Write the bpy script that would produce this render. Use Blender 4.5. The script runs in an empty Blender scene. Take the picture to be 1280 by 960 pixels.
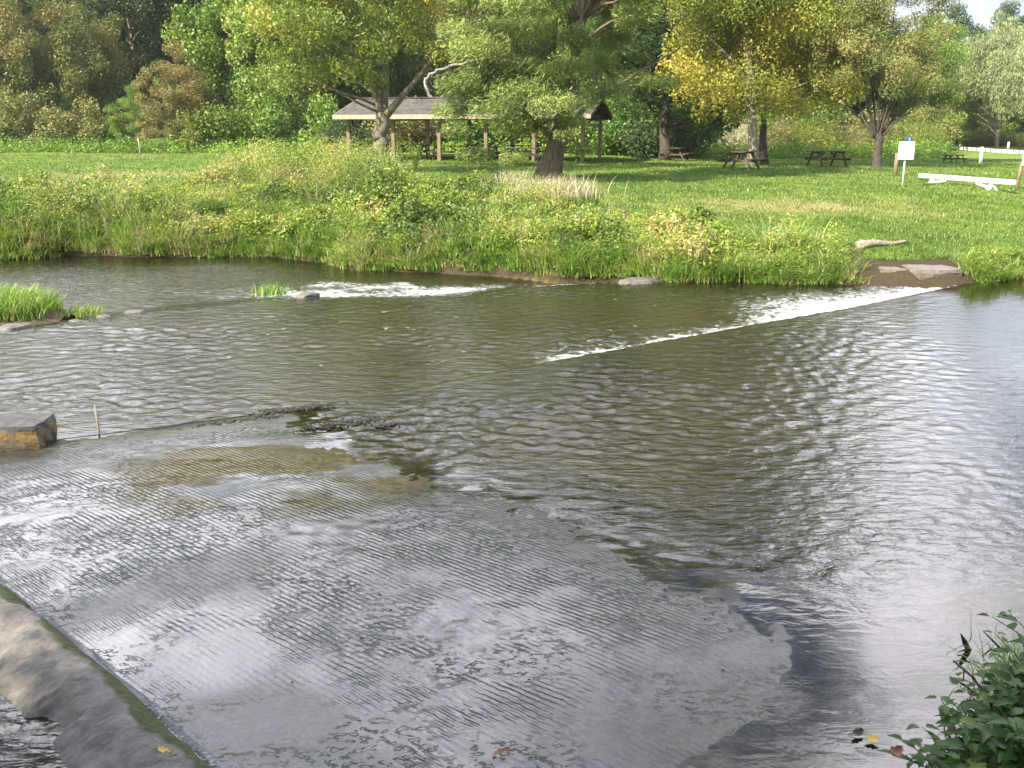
import bpy, bmesh, math, random
import numpy as np
from mathutils import Vector
R = math.radians
S = bpy.context.scene
COL = S.collection
RNG = np.random.default_rng(11)
random.seed(5)

# ------------------------------------------------------------------ camera, sky, sun, exposure
PITCH = math.atan(315/1250)
CAMZ = 3.0
cam = bpy.data.objects.new('camera', bpy.data.cameras.new('camera'))
COL.objects.link(cam); S.camera = cam
cam.location = (0, 0, CAMZ)
cam.rotation_euler = (math.pi/2 - PITCH, 0, 0)
cam.data.sensor_width = 36; cam.data.lens = 36*1250/1280
cam.data.clip_end = 2000; cam.data.clip_start = 0.05

SUN_H = Vector((-0.76, -0.65, 0)).normalized(); SUN_EL = R(37)
w = bpy.data.worlds.new('World'); S.world = w; w.use_nodes = True
nt = w.node_tree; nt.nodes.clear()
def N(nt, t, **k):
    n = nt.nodes.new(t)
    for a, b in k.items(): setattr(n, a, b)
    return n
sky = N(nt, 'ShaderNodeTexSky', sky_type='NISHITA', sun_disc=False)
sky.sun_elevation = SUN_EL; sky.sun_rotation = math.atan2(SUN_H.x, SUN_H.y)
sky.air_density = 1.0; sky.dust_density = 1.5
tc = N(nt, 'ShaderNodeTexCoord'); sep = N(nt, 'ShaderNodeSeparateXYZ')
nt.links.new(tc.outputs['Generated'], sep.inputs[0])
zz = N(nt, 'ShaderNodeMath', operation='MAXIMUM'); nt.links.new(sep.outputs[2], zz.inputs[0]); zz.inputs[1].default_value = 0.0
za = N(nt, 'ShaderNodeMath', operation='ADD'); nt.links.new(zz.outputs[0], za.inputs[0]); za.inputs[1].default_value = 0.22
dx = N(nt, 'ShaderNodeMath', operation='DIVIDE'); nt.links.new(sep.outputs[0], dx.inputs[0]); nt.links.new(za.outputs[0], dx.inputs[1])
dy = N(nt, 'ShaderNodeMath', operation='DIVIDE'); nt.links.new(sep.outputs[1], dy.inputs[0]); nt.links.new(za.outputs[0], dy.inputs[1])
cmb = N(nt, 'ShaderNodeCombineXYZ'); nt.links.new(dx.outputs[0], cmb.inputs[0]); nt.links.new(dy.outputs[0], cmb.inputs[1])
cn = N(nt, 'ShaderNodeTexNoise'); cn.inputs['Scale'].default_value = 2.3; cn.inputs['Detail'].default_value = 7; cn.inputs['Roughness'].default_value = 0.55
cn.inputs['Distortion'].default_value = 0.4
nt.links.new(cmb.outputs[0], cn.inputs['Vector'])
cr = N(nt, 'ShaderNodeMapRange', interpolation_type='SMOOTHSTEP'); cr.inputs[1].default_value = 0.405; cr.inputs[2].default_value = 0.545
bia = N(nt, 'ShaderNodeMath', operation='MULTIPLY_ADD'); nt.links.new(sep.outputs[0], bia.inputs[0]); bia.inputs[1].default_value = 0.06
nt.links.new(cn.outputs['Fac'], bia.inputs[2]); nt.links.new(bia.outputs[0], cr.inputs[0])
fy = N(nt, 'ShaderNodeMapRange', interpolation_type='SMOOTHSTEP'); nt.links.new(sep.outputs[1], fy.inputs[0]); fy.inputs[1].default_value = 0.25; fy.inputs[2].default_value = 0.7
fz = N(nt, 'ShaderNodeMapRange', interpolation_type='SMOOTHSTEP'); nt.links.new(sep.outputs[2], fz.inputs[0]); fz.inputs[1].default_value = 0.62; fz.inputs[2].default_value = 0.85; fz.inputs[3].default_value = 1; fz.inputs[4].default_value = 0
fm1 = N(nt, 'ShaderNodeMath', operation='MULTIPLY'); nt.links.new(fy.outputs[0], fm1.inputs[0]); nt.links.new(fz.outputs[0], fm1.inputs[1])
fm2 = N(nt, 'ShaderNodeMapRange'); nt.links.new(fm1.outputs[0], fm2.inputs[0]); fm2.inputs[3].default_value = 0.12; fm2.inputs[4].default_value = 1
fm3 = N(nt, 'ShaderNodeMath', operation='MULTIPLY'); nt.links.new(fm2.outputs[0], fm3.inputs[0]); nt.links.new(cr.outputs[0], fm3.inputs[1])
mx = N(nt, 'ShaderNodeMixRGB'); nt.links.new(fm3.outputs[0], mx.inputs[0]); nt.links.new(sky.outputs[0], mx.inputs[1])
cn2 = N(nt, 'ShaderNodeTexNoise'); cn2.inputs['Scale'].default_value = 3.1; cn2.inputs['Detail'].default_value = 5; nt.links.new(cmb.outputs[0], cn2.inputs['Vector'])
cb = N(nt, 'ShaderNodeMapRange'); nt.links.new(cn2.outputs['Fac'], cb.inputs[0]); cb.inputs[1].default_value = .38; cb.inputs[2].default_value = .62; cb.inputs[3].default_value = .40; cb.inputs[4].default_value = 1.15
cz_ = N(nt, 'ShaderNodeMapRange', interpolation_type='SMOOTHSTEP'); nt.links.new(sep.outputs[2], cz_.inputs[0]); cz_.inputs[1].default_value = .10; cz_.inputs[2].default_value = .42; cz_.inputs[3].default_value = .21; cz_.inputs[4].default_value = 1.0
cc = N(nt, 'ShaderNodeMath', operation='MULTIPLY'); nt.links.new(cb.outputs[0], cc.inputs[0]); nt.links.new(cz_.outputs[0], cc.inputs[1])
ctn = mx2 = N(nt, 'ShaderNodeMixRGB'); nt.links.new(cz_.outputs[0], mx2.inputs[0]); mx2.inputs[1].default_value = (26, 30, 37, 1); mx2.inputs[2].default_value = (33, 31.8, 34, 1)
cv = N(nt, 'ShaderNodeVectorMath', operation='SCALE'); nt.links.new(mx2.outputs[0], cv.inputs[0]); nt.links.new(cc.outputs[0], cv.inputs['Scale']); nt.links.new(cv.outputs[0], mx.inputs[2])
bg = N(nt, 'ShaderNodeBackground'); bg.inputs[1].default_value = 0.10
nt.links.new(mx.outputs[0], bg.inputs[0])
wo = N(nt, 'ShaderNodeOutputWorld'); nt.links.new(bg.outputs[0], wo.inputs[0])

sl = bpy.data.lights.new('sun', 'SUN'); sl.energy = 5.0; sl.angle = R(0.5); sl.color = (1.0, 0.91, 0.74)
so = bpy.data.objects.new('sun', sl); COL.objects.link(so); so.location = (-40, -30, 50)
so.rotation_euler = Vector((-SUN_H.x*math.cos(SUN_EL), -SUN_H.y*math.cos(SUN_EL), -math.sin(SUN_EL))).to_track_quat('-Z', 'Y').to_euler()
S.view_settings.view_transform = 'Standard'; S.view_settings.look = 'None'
S.view_settings.exposure = 1.35; S.view_settings.gamma = 1.0; S.view_settings.use_curve_mapping = False
S.render.engine = 'CYCLES'
S.cycles.max_bounces = 6; S.cycles.diffuse_bounces = 2; S.cycles.glossy_bounces = 3
S.cycles.transparent_max_bounces = 8; S.cycles.transmission_bounces = 2
S.cycles.caustics_reflective = False; S.cycles.caustics_refractive = False
S.cycles.use_denoising = True

# ------------------------------------------------------------------ maths helpers
cp, sp_ = math.cos(PITCH), math.sin(PITCH)
def ray(px, py):
    x = (px-640)/1250; y = (480-py)/1250
    return np.array([x, cp + y*sp_, -sp_ + y*cp])
def at(px, py, Y):
    d = ray(px, py); return np.array([0, 0, CAMZ]) + d*(Y/d[1])
def onz(px, py, z=0.0):
    d = ray(px, py); return np.array([0, 0, CAMZ]) + d*((z-CAMZ)/d[2])
def vnoise(x, y, seed=0):
    xi = np.floor(x).astype(np.int64); yi = np.floor(y).astype(np.int64)
    xf = x-xi; yf = y-yi
    u = xf*xf*(3-2*xf); v = yf*yf*(3-2*yf)
    def h(a, b):
        n = (a*374761393 + b*668265263 + seed*974634541) & 0xffffffff
        n = ((n ^ (n >> 13))*1274126177) & 0xffffffff
        n = n ^ (n >> 16)
        return (n & 0xffff)/65535.0
    return (h(xi, yi)*(1-u)+h(xi+1, yi)*u)*(1-v) + (h(xi, yi+1)*(1-u)+h(xi+1, yi+1)*u)*v
def fbm(x, y, oct=4, seed=0):
    x = np.asarray(x, float); y = np.asarray(y, float)
    s = 0; a = 0.5
    for i in range(oct):
        s = s + a*vnoise(x*2**i+17.3*i, y*2**i-9.1*i, seed+i); a *= 0.5
    return s/(1-0.5**oct)
def sm(t):
    t = np.clip(t, 0, 1); return t*t*(3-2*t)
def nrm(v): return v/np.maximum(np.linalg.norm(v, axis=-1, keepdims=True), 1e-9)
def seg_dist(P, A, B):
    "signed distance (left of A->B positive) and parameter, 2-D arrays"
    d = B-A; L = np.hypot(*d)
    t = ((P[..., 0]-A[0])*d[0] + (P[..., 1]-A[1])*d[1])/L
    e = (-(P[..., 0]-A[0])*d[1] + (P[..., 1]-A[1])*d[0])/L
    return e, t

# ------------------------------------------------------------------ materials
def newmat(name):
    m = bpy.data.materials.new(name); m.use_nodes = True
    m.node_tree.nodes.clear(); return m, m.node_tree
def ramp(nt, stops, fac=None):
    r = N(nt, 'ShaderNodeValToRGB'); e = r.color_ramp.elements
    while len(e) < len(stops): e.new(0.5)
    for i, (p, c) in enumerate(stops):
        e[i].position = p; e[i].color = (*c, 1)
    if fac is not None: nt.links.new(fac, r.inputs[0])
    return r
def noise(nt, scale, detail=4, rough=0.55, coord='Object', vec=None, dist=0.0, stretch=None):
    n = N(nt, 'ShaderNodeTexNoise'); n.inputs['Scale'].default_value = scale; n.inputs['Detail'].default_value = detail
    n.inputs['Roughness'].default_value = rough; n.inputs['Distortion'].default_value = dist
    if vec is None:
        t = N(nt, 'ShaderNodeTexCoord'); vec = t.outputs[coord]
    if stretch is not None:
        mp = N(nt, 'ShaderNodeMapping'); mp.inputs['Scale'].default_value = stretch
        nt.links.new(vec, mp.inputs[0]); vec = mp.outputs[0]
    nt.links.new(vec, n.inputs['Vector']); return n
def mrange(nt, src, a, b, c=0.0, d=1.0):
    m = N(nt, 'ShaderNodeMapRange'); m.inputs[1].default_value = a; m.inputs[2].default_value = b
    m.inputs[3].default_value = c; m.inputs[4].default_value = d
    nt.links.new(src, m.inputs[0]); return m.outputs[0]
def mixc(nt, fac, a, b, mode='MIX'):
    m = N(nt, 'ShaderNodeMixRGB', blend_type=mode)
    for i, v in ((0, fac), (1, a), (2, b)):
        if isinstance(v, (int, float)): m.inputs[i].default_value = v
        elif isinstance(v, tuple): m.inputs[i].default_value = (*v, 1)
        else: nt.links.new(v, m.inputs[i])
    return m.outputs[0]
def math_(nt, op, a, b=0.0):
    m = N(nt, 'ShaderNodeMath', operation=op)
    for i, v in ((0, a), (1, b)):
        if isinstance(v, (int, float)): m.inputs[i].default_value = v
        else: nt.links.new(v, m.inputs[i])
    return m.outputs[0]
def attr(nt, name):
    a = N(nt, 'ShaderNodeAttribute'); a.attribute_name = name; return a.outputs['Fac']
def out(nt, sh):
    o = N(nt, 'ShaderNodeOutputMaterial'); nt.links.new(sh, o.inputs['Surface'])
def principled(nt, col=None, rough=0.7, bump=None, spec=0.3):
    p = N(nt, 'ShaderNodeBsdfPrincipled')
    if isinstance(col, tuple): p.inputs['Base Color'].default_value = (*col, 1)
    elif col is not None: nt.links.new(col, p.inputs['Base Color'])
    if isinstance(rough, (int, float)): p.inputs['Roughness'].default_value = rough
    else: nt.links.new(rough, p.inputs['Roughness'])
    p.inputs['Specular IOR Level'].default_value = spec
    if bump is not None: nt.links.new(bump, p.inputs['Normal'])
    return p
def bump(nt, h, strength=0.5, dist=0.02):
    b = N(nt, 'ShaderNodeBump'); b.inputs['Strength'].default_value = strength; b.inputs['Distance'].default_value = dist
    nt.links.new(h, b.inputs['Height']); return b.outputs[0]

def leaf_mat(name, stops, trans=0.38, hue=0.03, k=1.5):
    m, nt = newmat(name)
    stops = [(p, tuple(min(.6, v*k) for v in c)) for p, c in stops]
    c = ramp(nt, stops, attr(nt, 'tone')).outputs[0]
    oi = N(nt, 'ShaderNodeObjectInfo')
    hs = N(nt, 'ShaderNodeHueSaturation')
    nt.links.new(mrange(nt, oi.outputs['Random'], 0, 1, 0.5-hue*.35, 0.5+hue*.35), hs.inputs['Hue'])
    nt.links.new(mrange(nt, oi.outputs['Random'], 0, 1, 0.92, 1.08), hs.inputs['Value'])
    nt.links.new(c, hs.inputs['Color'])
    d = N(nt, 'ShaderNodeBsdfDiffuse'); t = N(nt, 'ShaderNodeBsdfTranslucent'); g = N(nt, 'ShaderNodeBsdfGlossy')
    nt.links.new(hs.outputs[0], d.inputs[0]); nt.links.new(hs.outputs[0], t.inputs[0])
    g.inputs['Roughness'].default_value = 0.45; g.inputs['Color'].default_value = (0.9, 0.95, 0.9, 1)
    a = N(nt, 'ShaderNodeMixShader'); a.inputs[0].default_value = trans
    nt.links.new(d.outputs[0], a.inputs[1]); nt.links.new(t.outputs[0], a.inputs[2])
    b = N(nt, 'ShaderNodeMixShader'); b.inputs[0].default_value = 0.035
    nt.links.new(a.outputs[0], b.inputs[1]); nt.links.new(g.outputs[0], b.inputs[2])
    out(nt, b.outputs[0]); return m
L = {}
L['green'] = leaf_mat('leaf_green', [(0, (.035, .075, .012)), (.6, (.085, .15, .022)), (1, (.16, .21, .03))])
L['bright'] = leaf_mat('leaf_bright', [(0, (.06, .12, .015)), (.6, (.13, .21, .03)), (1, (.24, .28, .05))])
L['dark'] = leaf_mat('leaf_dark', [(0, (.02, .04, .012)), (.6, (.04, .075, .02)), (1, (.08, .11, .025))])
L['yellow'] = leaf_mat('leaf_yellow', [(0, (.08, .13, .015)), (.5, (.19, .22, .03)), (.8, (.33, .30, .045)), (1, (.47, .33, .05))])
L['ygreen'] = leaf_mat('leaf_ygreen', [(0, (.06, .10, .015)), (.6, (.15, .19, .03)), (.9, (.25, .25, .045)), (1, (.38, .25, .04))])
L['olive'] = leaf_mat('leaf_olive', [(0, (.07, .09, .025)), (.6, (.17, .18, .05)), (1, (.27, .22, .08))])
L['brown'] = leaf_mat('leaf_brown', [(0, (.06, .075, .02)), (.5, (.15, .16, .045)), (1, (.25, .20, .08))])
L['rust'] = leaf_mat('leaf_rust', [(0, (.09, .10, .025)), (.5, (.19, .185, .055)), (1, (.31, .23, .09))])
L['willow'] = leaf_mat('leaf_willow', [(0, (.11, .15, .06)), (.6, (.22, .26, .12)), (1, (.34, .36, .17))])
L['needle'] = leaf_mat('leaf_needle', [(0, (.06, .085, .028)), (.55, (.14, .19, .045)), (1, (.27, .31, .09))], trans=.35)
L['pine'] = leaf_mat('leaf_pine', [(0, (.03, .06, .02)), (.6, (.06, .10, .035)), (1, (.10, .14, .05))], trans=.2)
L['weed'] = leaf_mat('leaf_weed', k=1.3, stops=[(0, (.045, .085, .012)), (.3, (.11, .19, .022)), (.68, (.215, .31, .04)), (.92, (.34, .34, .07)), (1, (.36, .31, .14))])
L['grass'] = leaf_mat('leaf_grass', k=1.3, stops=[(0, (.06, .12, .016)), (.45, (.16, .27, .04)), (.8, (.29, .36, .075)), (1, (.38, .32, .16))])
L['lawn'] = leaf_mat('leaf_lawn', [(0, (.07, .135, .015)), (.6, (.145, .215, .035)), (.88, (.23, .26, .06)), (1, (.34, .28, .13))], k=1.1)
L['straw'] = leaf_mat('leaf_straw', [(0, (.30, .24, .12)), (1, (.62, .52, .30))])
L['nettle'] = leaf_mat('leaf_nettle', [(0, (.045, .10, .02)), (.7, (.085, .17, .03)), (1, (.30, .30, .05))], trans=.35, k=.95)

def bark_mat(name, c1, c2, scale=6):
    m, nt = newmat(name)
    n = noise(nt, scale, 6, .65, stretch=(3, 3, .35)); r = ramp(nt, [(.3, c1), (.7, c2)], n.outputs['Fac'])
    out(nt, principled(nt, r.outputs[0], .9, bump(nt, n.outputs['Fac'], 1.0, .06), .1).outputs[0]); return m
BARK = bark_mat('bark_grey', (.09, .075, .055), (.30, .26, .20))
BARKL = bark_mat('bark_light', (.20, .17, .13), (.48, .42, .34))
BARKR = bark_mat('bark_cedar', (.05, .04, .03), (.28, .22, .165), 5)
BARKD = bark_mat('bark_dark', (.04, .035, .03), (.13, .11, .09))
BARKW = bark_mat('bark_dead', (.12, .115, .10), (.40, .38, .35))

def wood_mat(name, c1, c2, rough=.8):
    m, nt = newmat(name)
    n = noise(nt, 14, 5, .6, stretch=(1, 1, .25)); r = ramp(nt, [(.3, c1), (.7, c2)], n.outputs['Fac'])
    out(nt, principled(nt, r.outputs[0], rough, bump(nt, n.outputs['Fac'], .3, .01), .2).outputs[0]); return m
WOODP = wood_mat('post_wood', (.13, .10, .06), (.25, .195, .13))
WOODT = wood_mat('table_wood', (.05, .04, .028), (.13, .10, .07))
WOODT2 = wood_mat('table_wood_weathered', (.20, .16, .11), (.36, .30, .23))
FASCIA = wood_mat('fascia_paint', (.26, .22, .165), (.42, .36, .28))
WHITE = wood_mat('white_paint', (.74, .74, .73), (.84, .84, .83), .5)
REDP = wood_mat('red_paint', (.45, .14, .10), (.55, .22, .17), .5)
METAL = wood_mat('grey_post', (.42, .43, .42), (.55, .56, .55), .45)
BLUE = wood_mat('blue_paint', (.03, .07, .28), (.05, .10, .36), .4)
STICK = wood_mat('dry_stick', (.22, .17, .12), (.42, .35, .27))
TWIG = wood_mat('dark_twig', (.04, .028, .02), (.09, .06, .045))
BRICK = wood_mat('red_brick', (.34, .12, .07), (.48, .20, .13))
def shingle():
    m, nt = newmat('roof_shingle')
    b = N(nt, 'ShaderNodeTexBrick'); t = N(nt, 'ShaderNodeTexCoord')
    nt.links.new(t.outputs['UV'], b.inputs['Vector'])
    b.inputs['Scale'].default_value = 1; b.inputs['Brick Width'].default_value = .35; b.inputs['Row Height'].default_value = .22
    b.inputs['Mortar Size'].default_value = .02; b.inputs['Color1'].default_value = (.10, .093, .085, 1); b.inputs['Color2'].default_value = (.052, .049, .046, 1)
    b.inputs['Mortar'].default_value = (.04, .034, .03, 1)
    n = noise(nt, 2.2, 6, .7); c = mixc(nt, mrange(nt, n.outputs['Fac'], .4, .7), b.outputs['Color'], (.15, .14, .125))
    out(nt, principled(nt, c, .9, bump(nt, b.outputs['Fac'], .5, .02), .1).outputs[0]); return m
SHINGLE = shingle()

def mat_ground():
    m, nt = newmat('ground_soil_and_turf')
    n1 = noise(nt, .35, 6, .6); n2 = noise(nt, 3.5, 6, .7); n3 = noise(nt, 40, 3, .6)
    turf = ramp(nt, [(.25, (.075, .135, .02)), (.5, (.13, .20, .028)), (.75, (.20, .235, .05))], n2.outputs['Fac']).outputs[0]
    dry = ramp(nt, [(.3, (.24, .20, .10)), (.7, (.36, .29, .15))], n3.outputs['Fac']).outputs[0]
    f = math_(nt, 'ADD', mrange(nt, n1.outputs['Fac'], .54, .70, 0, .75), attr(nt, 'dry'))
    turf = mixc(nt, math_(nt, 'MINIMUM', f, 1.0), turf, dry)
    soil = ramp(nt, [(.3, (.03, .024, .014)), (.7, (.085, .068, .04))], n3.outputs['Fac']).outputs[0]
    c = mixc(nt, attr(nt, 'soil'), turf, soil)
    n4 = noise(nt, 1.1, 6, .65); n5 = noise(nt, 9, 5, .7)
    bed = ramp(nt, [(.3, (.09, .078, .024)), (.5, (.25, .205, .065)), (.7, (.42, .33, .12))], math_(nt, 'ADD', math_(nt, 'MULTIPLY', n4.outputs['Fac'], .6), math_(nt, 'MULTIPLY', n5.outputs['Fac'], .4))).outputs[0]
    c = mixc(nt, attr(nt, 'bed'), c, bed)
    out(nt, principled(nt, c, .95, bump(nt, n3.outputs['Fac'], .6, .03), .1).outputs[0]); return m

def mat_water():
    m, nt = newmat('stream_water')
    t = N(nt, 'ShaderNodeTexCoord')
    n1 = noise(nt, 9, 3, .55, vec=t.outputs['Object'], dist=.6, stretch=(.55, 1.25, 1))
    n2 = noise(nt, 24, 3, .6, vec=t.outputs['Object'], dist=.3)
    h = math_(nt, 'ADD', math_(nt, 'MULTIPLY', n1.outputs['Fac'], .88), math_(nt, 'MULTIPLY', n2.outputs['Fac'], .12))
    h = math_(nt, 'MULTIPLY', h, attr(nt, 'ripple'))
    b = bump(nt, h, 1.0, .06)
    fr = N(nt, 'ShaderNodeFresnel'); fr.inputs['IOR'].default_value = 1.45; nt.links.new(b, fr.inputs['Normal'])
    tr = N(nt, 'ShaderNodeBsdfTransparent'); nt.links.new(mixc(nt, attr(nt, 'deep'), (.64, .62, .40), (.40, .42, .26)), tr.inputs[0])
    df = N(nt, 'ShaderNodeBsdfDiffuse'); df.inputs[0].default_value = (.11, .10, .035, 1)
    tm = N(nt, 'ShaderNodeMixShader'); tm.inputs[0].default_value = .10
    nt.links.new(tr.outputs[0], tm.inputs[1]); nt.links.new(df.outputs[0], tm.inputs[2])
    gl = N(nt, 'ShaderNodeBsdfGlossy'); gl.inputs['Roughness'].default_value = .03; nt.links.new(b, gl.inputs['Normal'])
    mxs = N(nt, 'ShaderNodeMixShader'); nt.links.new(fr.outputs[0], mxs.inputs[0]); nt.links.new(tm.outputs[0], mxs.inputs[1]); nt.links.new(gl.outputs[0], mxs.inputs[2])
    # foam
    f1 = noise(nt, 6.5, 7, .75, vec=t.outputs['Object'], dist=1.4, stretch=(.8, .8, 1)); 
    fo = math_(nt, 'ADD', attr(nt, 'foam'), math_(nt, 'MULTIPLY', math_(nt, 'SUBTRACT', f1.outputs['Fac'], .5), 1.9))
    fo = mrange(nt, fo, .48, .85)
    fd = N(nt, 'ShaderNodeBsdfDiffuse'); fd.inputs[0].default_value = (.52, .54, .56, 1)
    fm = N(nt, 'ShaderNodeMixShader'); nt.links.new(fo, fm.inputs[0]); nt.links.new(mxs.outputs[0], fm.inputs[1]); nt.links.new(fd.outputs[0], fm.inputs[2])
    out(nt, fm.outputs[0]); return m

GROOVE = R(-41)
def mat_slab():
    m, nt = newmat('wet_concrete')
    t = N(nt, 'ShaderNodeTexCoord'); mp = N(nt, 'ShaderNodeMapping'); mp.inputs['Rotation'].default_value = (0, 0, -GROOVE)
    nt.links.new(t.outputs['Object'], mp.inputs[0])
    # wobble so that the rakes are not ruled lines
    wob = noise(nt, 1.3, 4, .6, vec=t.outputs['Object'])
    v = N(nt, 'ShaderNodeVectorMath', operation='ADD'); nt.links.new(mp.outputs[0], v.inputs[0])
    sc = N(nt, 'ShaderNodeVectorMath', operation='SCALE'); nt.links.new(wob.outputs['Color'], sc.inputs[0]); sc.inputs['Scale'].default_value = .07
    nt.links.new(sc.outputs[0], v.inputs[1])
    wv = N(nt, 'ShaderNodeTexWave', wave_type='BANDS', bands_direction='Y', wave_profile='SIN'); wv.inputs['Scale'].default_value = 7.0
    wv.inputs['Distortion'].default_value = 1.6; wv.inputs['Detail'].default_value = 3; wv.inputs['Detail Scale'].default_value = 3
    nt.links.new(v.outputs[0], wv.inputs['Vector'])
    n1 = noise(nt, 34, 5, .7, vec=t.outputs['Object']); n2 = noise(nt, 1.0, 5, .6, vec=t.outputs['Object'])
    n3 = noise(nt, 10, 6, .75, vec=t.outputs['Object'])
    n8 = noise(nt, 3.2, 5, .65, vec=t.outputs['Object'])
    gm = math_(nt, 'MULTIPLY', mrange(nt, n2.outputs['Fac'], .40, .60, .08, 1.0), mrange(nt, n8.outputs['Fac'], .34, .58, .25, 1.0))
    h = math_(nt, 'ADD', math_(nt, 'MULTIPLY', math_(nt, 'MULTIPLY', wv.outputs['Fac'], gm), .75), math_(nt, 'MULTIPLY', n1.outputs['Fac'], math_(nt, 'ADD', attr(nt, 'rough'), .22)))
    h = math_(nt, 'ADD', h, math_(nt, 'MULTIPLY', n3.outputs['Fac'], math_(nt, 'MULTIPLY', attr(nt, 'rough'), 1.3)))
    n6 = noise(nt, 15, 4, .6, vec=t.outputs['Object'], stretch=(1, 1.6, 1)); n7 = noise(nt, .9, 4, .6, vec=t.outputs['Object'])
    pit = math_(nt, 'MULTIPLY', mrange(nt, n6.outputs['Fac'], .54, .62), mrange(nt, n7.outputs['Fac'], .48, .60))
    h = math_(nt, 'ADD', h, math_(nt, 'MULTIPLY', pit, 1.5))
    b = bump(nt, h, 1.0, .006)
    conc = ramp(nt, [(.25, (.022, .025, .026)), (.55, (.05, .052, .05)), (.8, (.10, .098, .09))], n3.outputs['Fac']).outputs[0]
    alg = ramp(nt, [(.3, (.018, .02, .007)), (.7, (.08, .068, .023))], n3.outputs['Fac']).outputs[0]
    c = mixc(nt, attr(nt, 'algae'), conc, alg)
    wet = N(nt, 'ShaderNodeBsdfGlossy'); wet.inputs['Roughness'].default_value = .06
    nt.links.new(b, wet.inputs['Normal'])
    fr = N(nt, 'ShaderNodeFresnel'); fr.inputs['IOR'].default_value = 1.75; nt.links.new(b, fr.inputs['Normal'])
    d = N(nt, 'ShaderNodeBsdfDiffuse'); nt.links.new(c, d.inputs[0]); nt.links.new(b, d.inputs['Normal'])
    mm = N(nt, 'ShaderNodeMixShader'); nt.links.new(math_(nt, 'MULTIPLY', fr.outputs[0], mrange(nt, attr(nt, 'algae'), 0, 1, 1, .38)), mm.inputs[0]); nt.links.new(d.outputs[0], mm.inputs[1]); nt.links.new(wet.outputs[0], mm.inputs[2])
    out(nt, mm.outputs[0]); return m
def mat_curb():
    m, nt = newmat('mossy_concrete')
    n = noise(nt, 7, 7, .7); n2 = noise(nt, 30, 4, .7)
    c = ramp(nt, [(.3, (.075, .07, .063)), (.7, (.23, .215, .19))], n.outputs['Fac']).outputs[0]
    moss = ramp(nt, [(.3, (.02, .028, .007)), (.7, (.08, .09, .025))], n2.outputs['Fac']).outputs[0]
    f = mrange(nt, math_(nt, 'ADD', attr(nt, 'moss'), math_(nt, 'MULTIPLY', n.outputs['Fac'], .6)), .6, .95)
    c = mixc(nt, f, c, moss)
    out(nt, principled(nt, c, .75, bump(nt, math_(nt, 'ADD', n.outputs['Fac'], math_(nt, 'MULTIPLY', n2.outputs['Fac'], .4)), .9, .03), .3).outputs[0]); return m
def mat_rock(name, c1, c2, moss1, moss2):
    m, nt = newmat(name)
    n = noise(nt, 9, 6, .7); n2 = noise(nt, 5, 5, .65); n3 = noise(nt, 26, 4, .7)
    c = ramp(nt, [(.3, c1), (.7, c2)], n.outputs['Fac']).outputs[0]
    g = ramp(nt, [(.3, moss1), (.7, moss2)], n3.outputs['Fac']).outputs[0]
    f = mrange(nt, math_(nt, 'ADD', attr(nt, 'moss'), math_(nt, 'MULTIPLY', n2.outputs['Fac'], .7)), .75, .95)
    c = mixc(nt, f, c, g)
    out(nt, principled(nt, c, .6, bump(nt, n.outputs['Fac'], .8, .03), .4).outputs[0]); return m
ROCKM = mat_rock('mossy_block', (.03, .03, .027), (.13, .125, .115), (.05, .045, .008), (.28, .15, .02))
STONE = mat_rock('wet_stone', (.05, .048, .042), (.20, .185, .16), (.05, .06, .02), (.12, .12, .04))
SLABR = mat_rock('bank_stone', (.09, .075, .06), (.22, .185, .15), (.05, .06, .02), (.12, .12, .04))
DEAD = wood_mat('dead_leaf_brown', (.22, .09, .045), (.40, .18, .09), .6)
DEADY = wood_mat('dead_leaf_yellow', (.50, .34, .06), (.66, .46, .12), .6)
FLOATM = wood_mat('floating_leaf', (.22, .15, .05), (.36, .26, .10), .6)

# ------------------------------------------------------------------ mesh + object helpers
def tag(o, label=None, cat=None, group=None, kind=None):
    if label: o['label'] = label
    if cat: o['category'] = cat
    if group: o['group'] = group
    if kind: o['kind'] = kind
    return o
def thing(name, loc, label, cat, group=None, rz=0.0):
    o = bpy.data.objects.new(name, None); COL.objects.link(o); o.empty_display_size = .2
    o.location = loc; o.rotation_euler = (0, 0, rz)
    return tag(o, label, cat, group)
def mk(name, V, F, mat, parent=None, smooth=False, attrs=None, fattrs=None, uv=None):
    V = np.asarray(V, np.float32).reshape(-1, 3); F = np.asarray(F, np.int32)
    me = bpy.data.meshes.new(name)
    n = F.shape[1]; nf = len(F)
    me.vertices.add(len(V)); me.vertices.foreach_set('co', V.ravel())
    me.loops.add(nf*n); me.loops.foreach_set('vertex_index', F.ravel())
    me.polygons.add(nf); me.polygons.foreach_set('loop_start', np.arange(0, nf*n, n, dtype=np.int32))
    try: me.polygons.foreach_set('loop_total', np.full(nf, n, np.int32))
    except Exception: pass
    for k, a in (attrs or {}).items():
        me.attributes.new(k, 'FLOAT', 'POINT').data.foreach_set('value', np.asarray(a, np.float32).ravel())
    for k, a in (fattrs or {}).items():
        me.attributes.new(k, 'FLOAT', 'FACE').data.foreach_set('value', np.asarray(a, np.float32).ravel())
    if uv is not None:
        u = me.uv_layers.new(name='UVMap'); u.data.foreach_set('uv', np.asarray(uv, np.float32)[F.ravel()].ravel())
    me.polygons.foreach_set('use_smooth', np.full(nf, smooth))
    me.update(calc_edges=True); me.validate()
    if mat: me.materials.append(mat)
    o = bpy.data.objects.new(name, me); COL.objects.link(o)
    if parent: o.parent = parent
    return o
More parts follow.
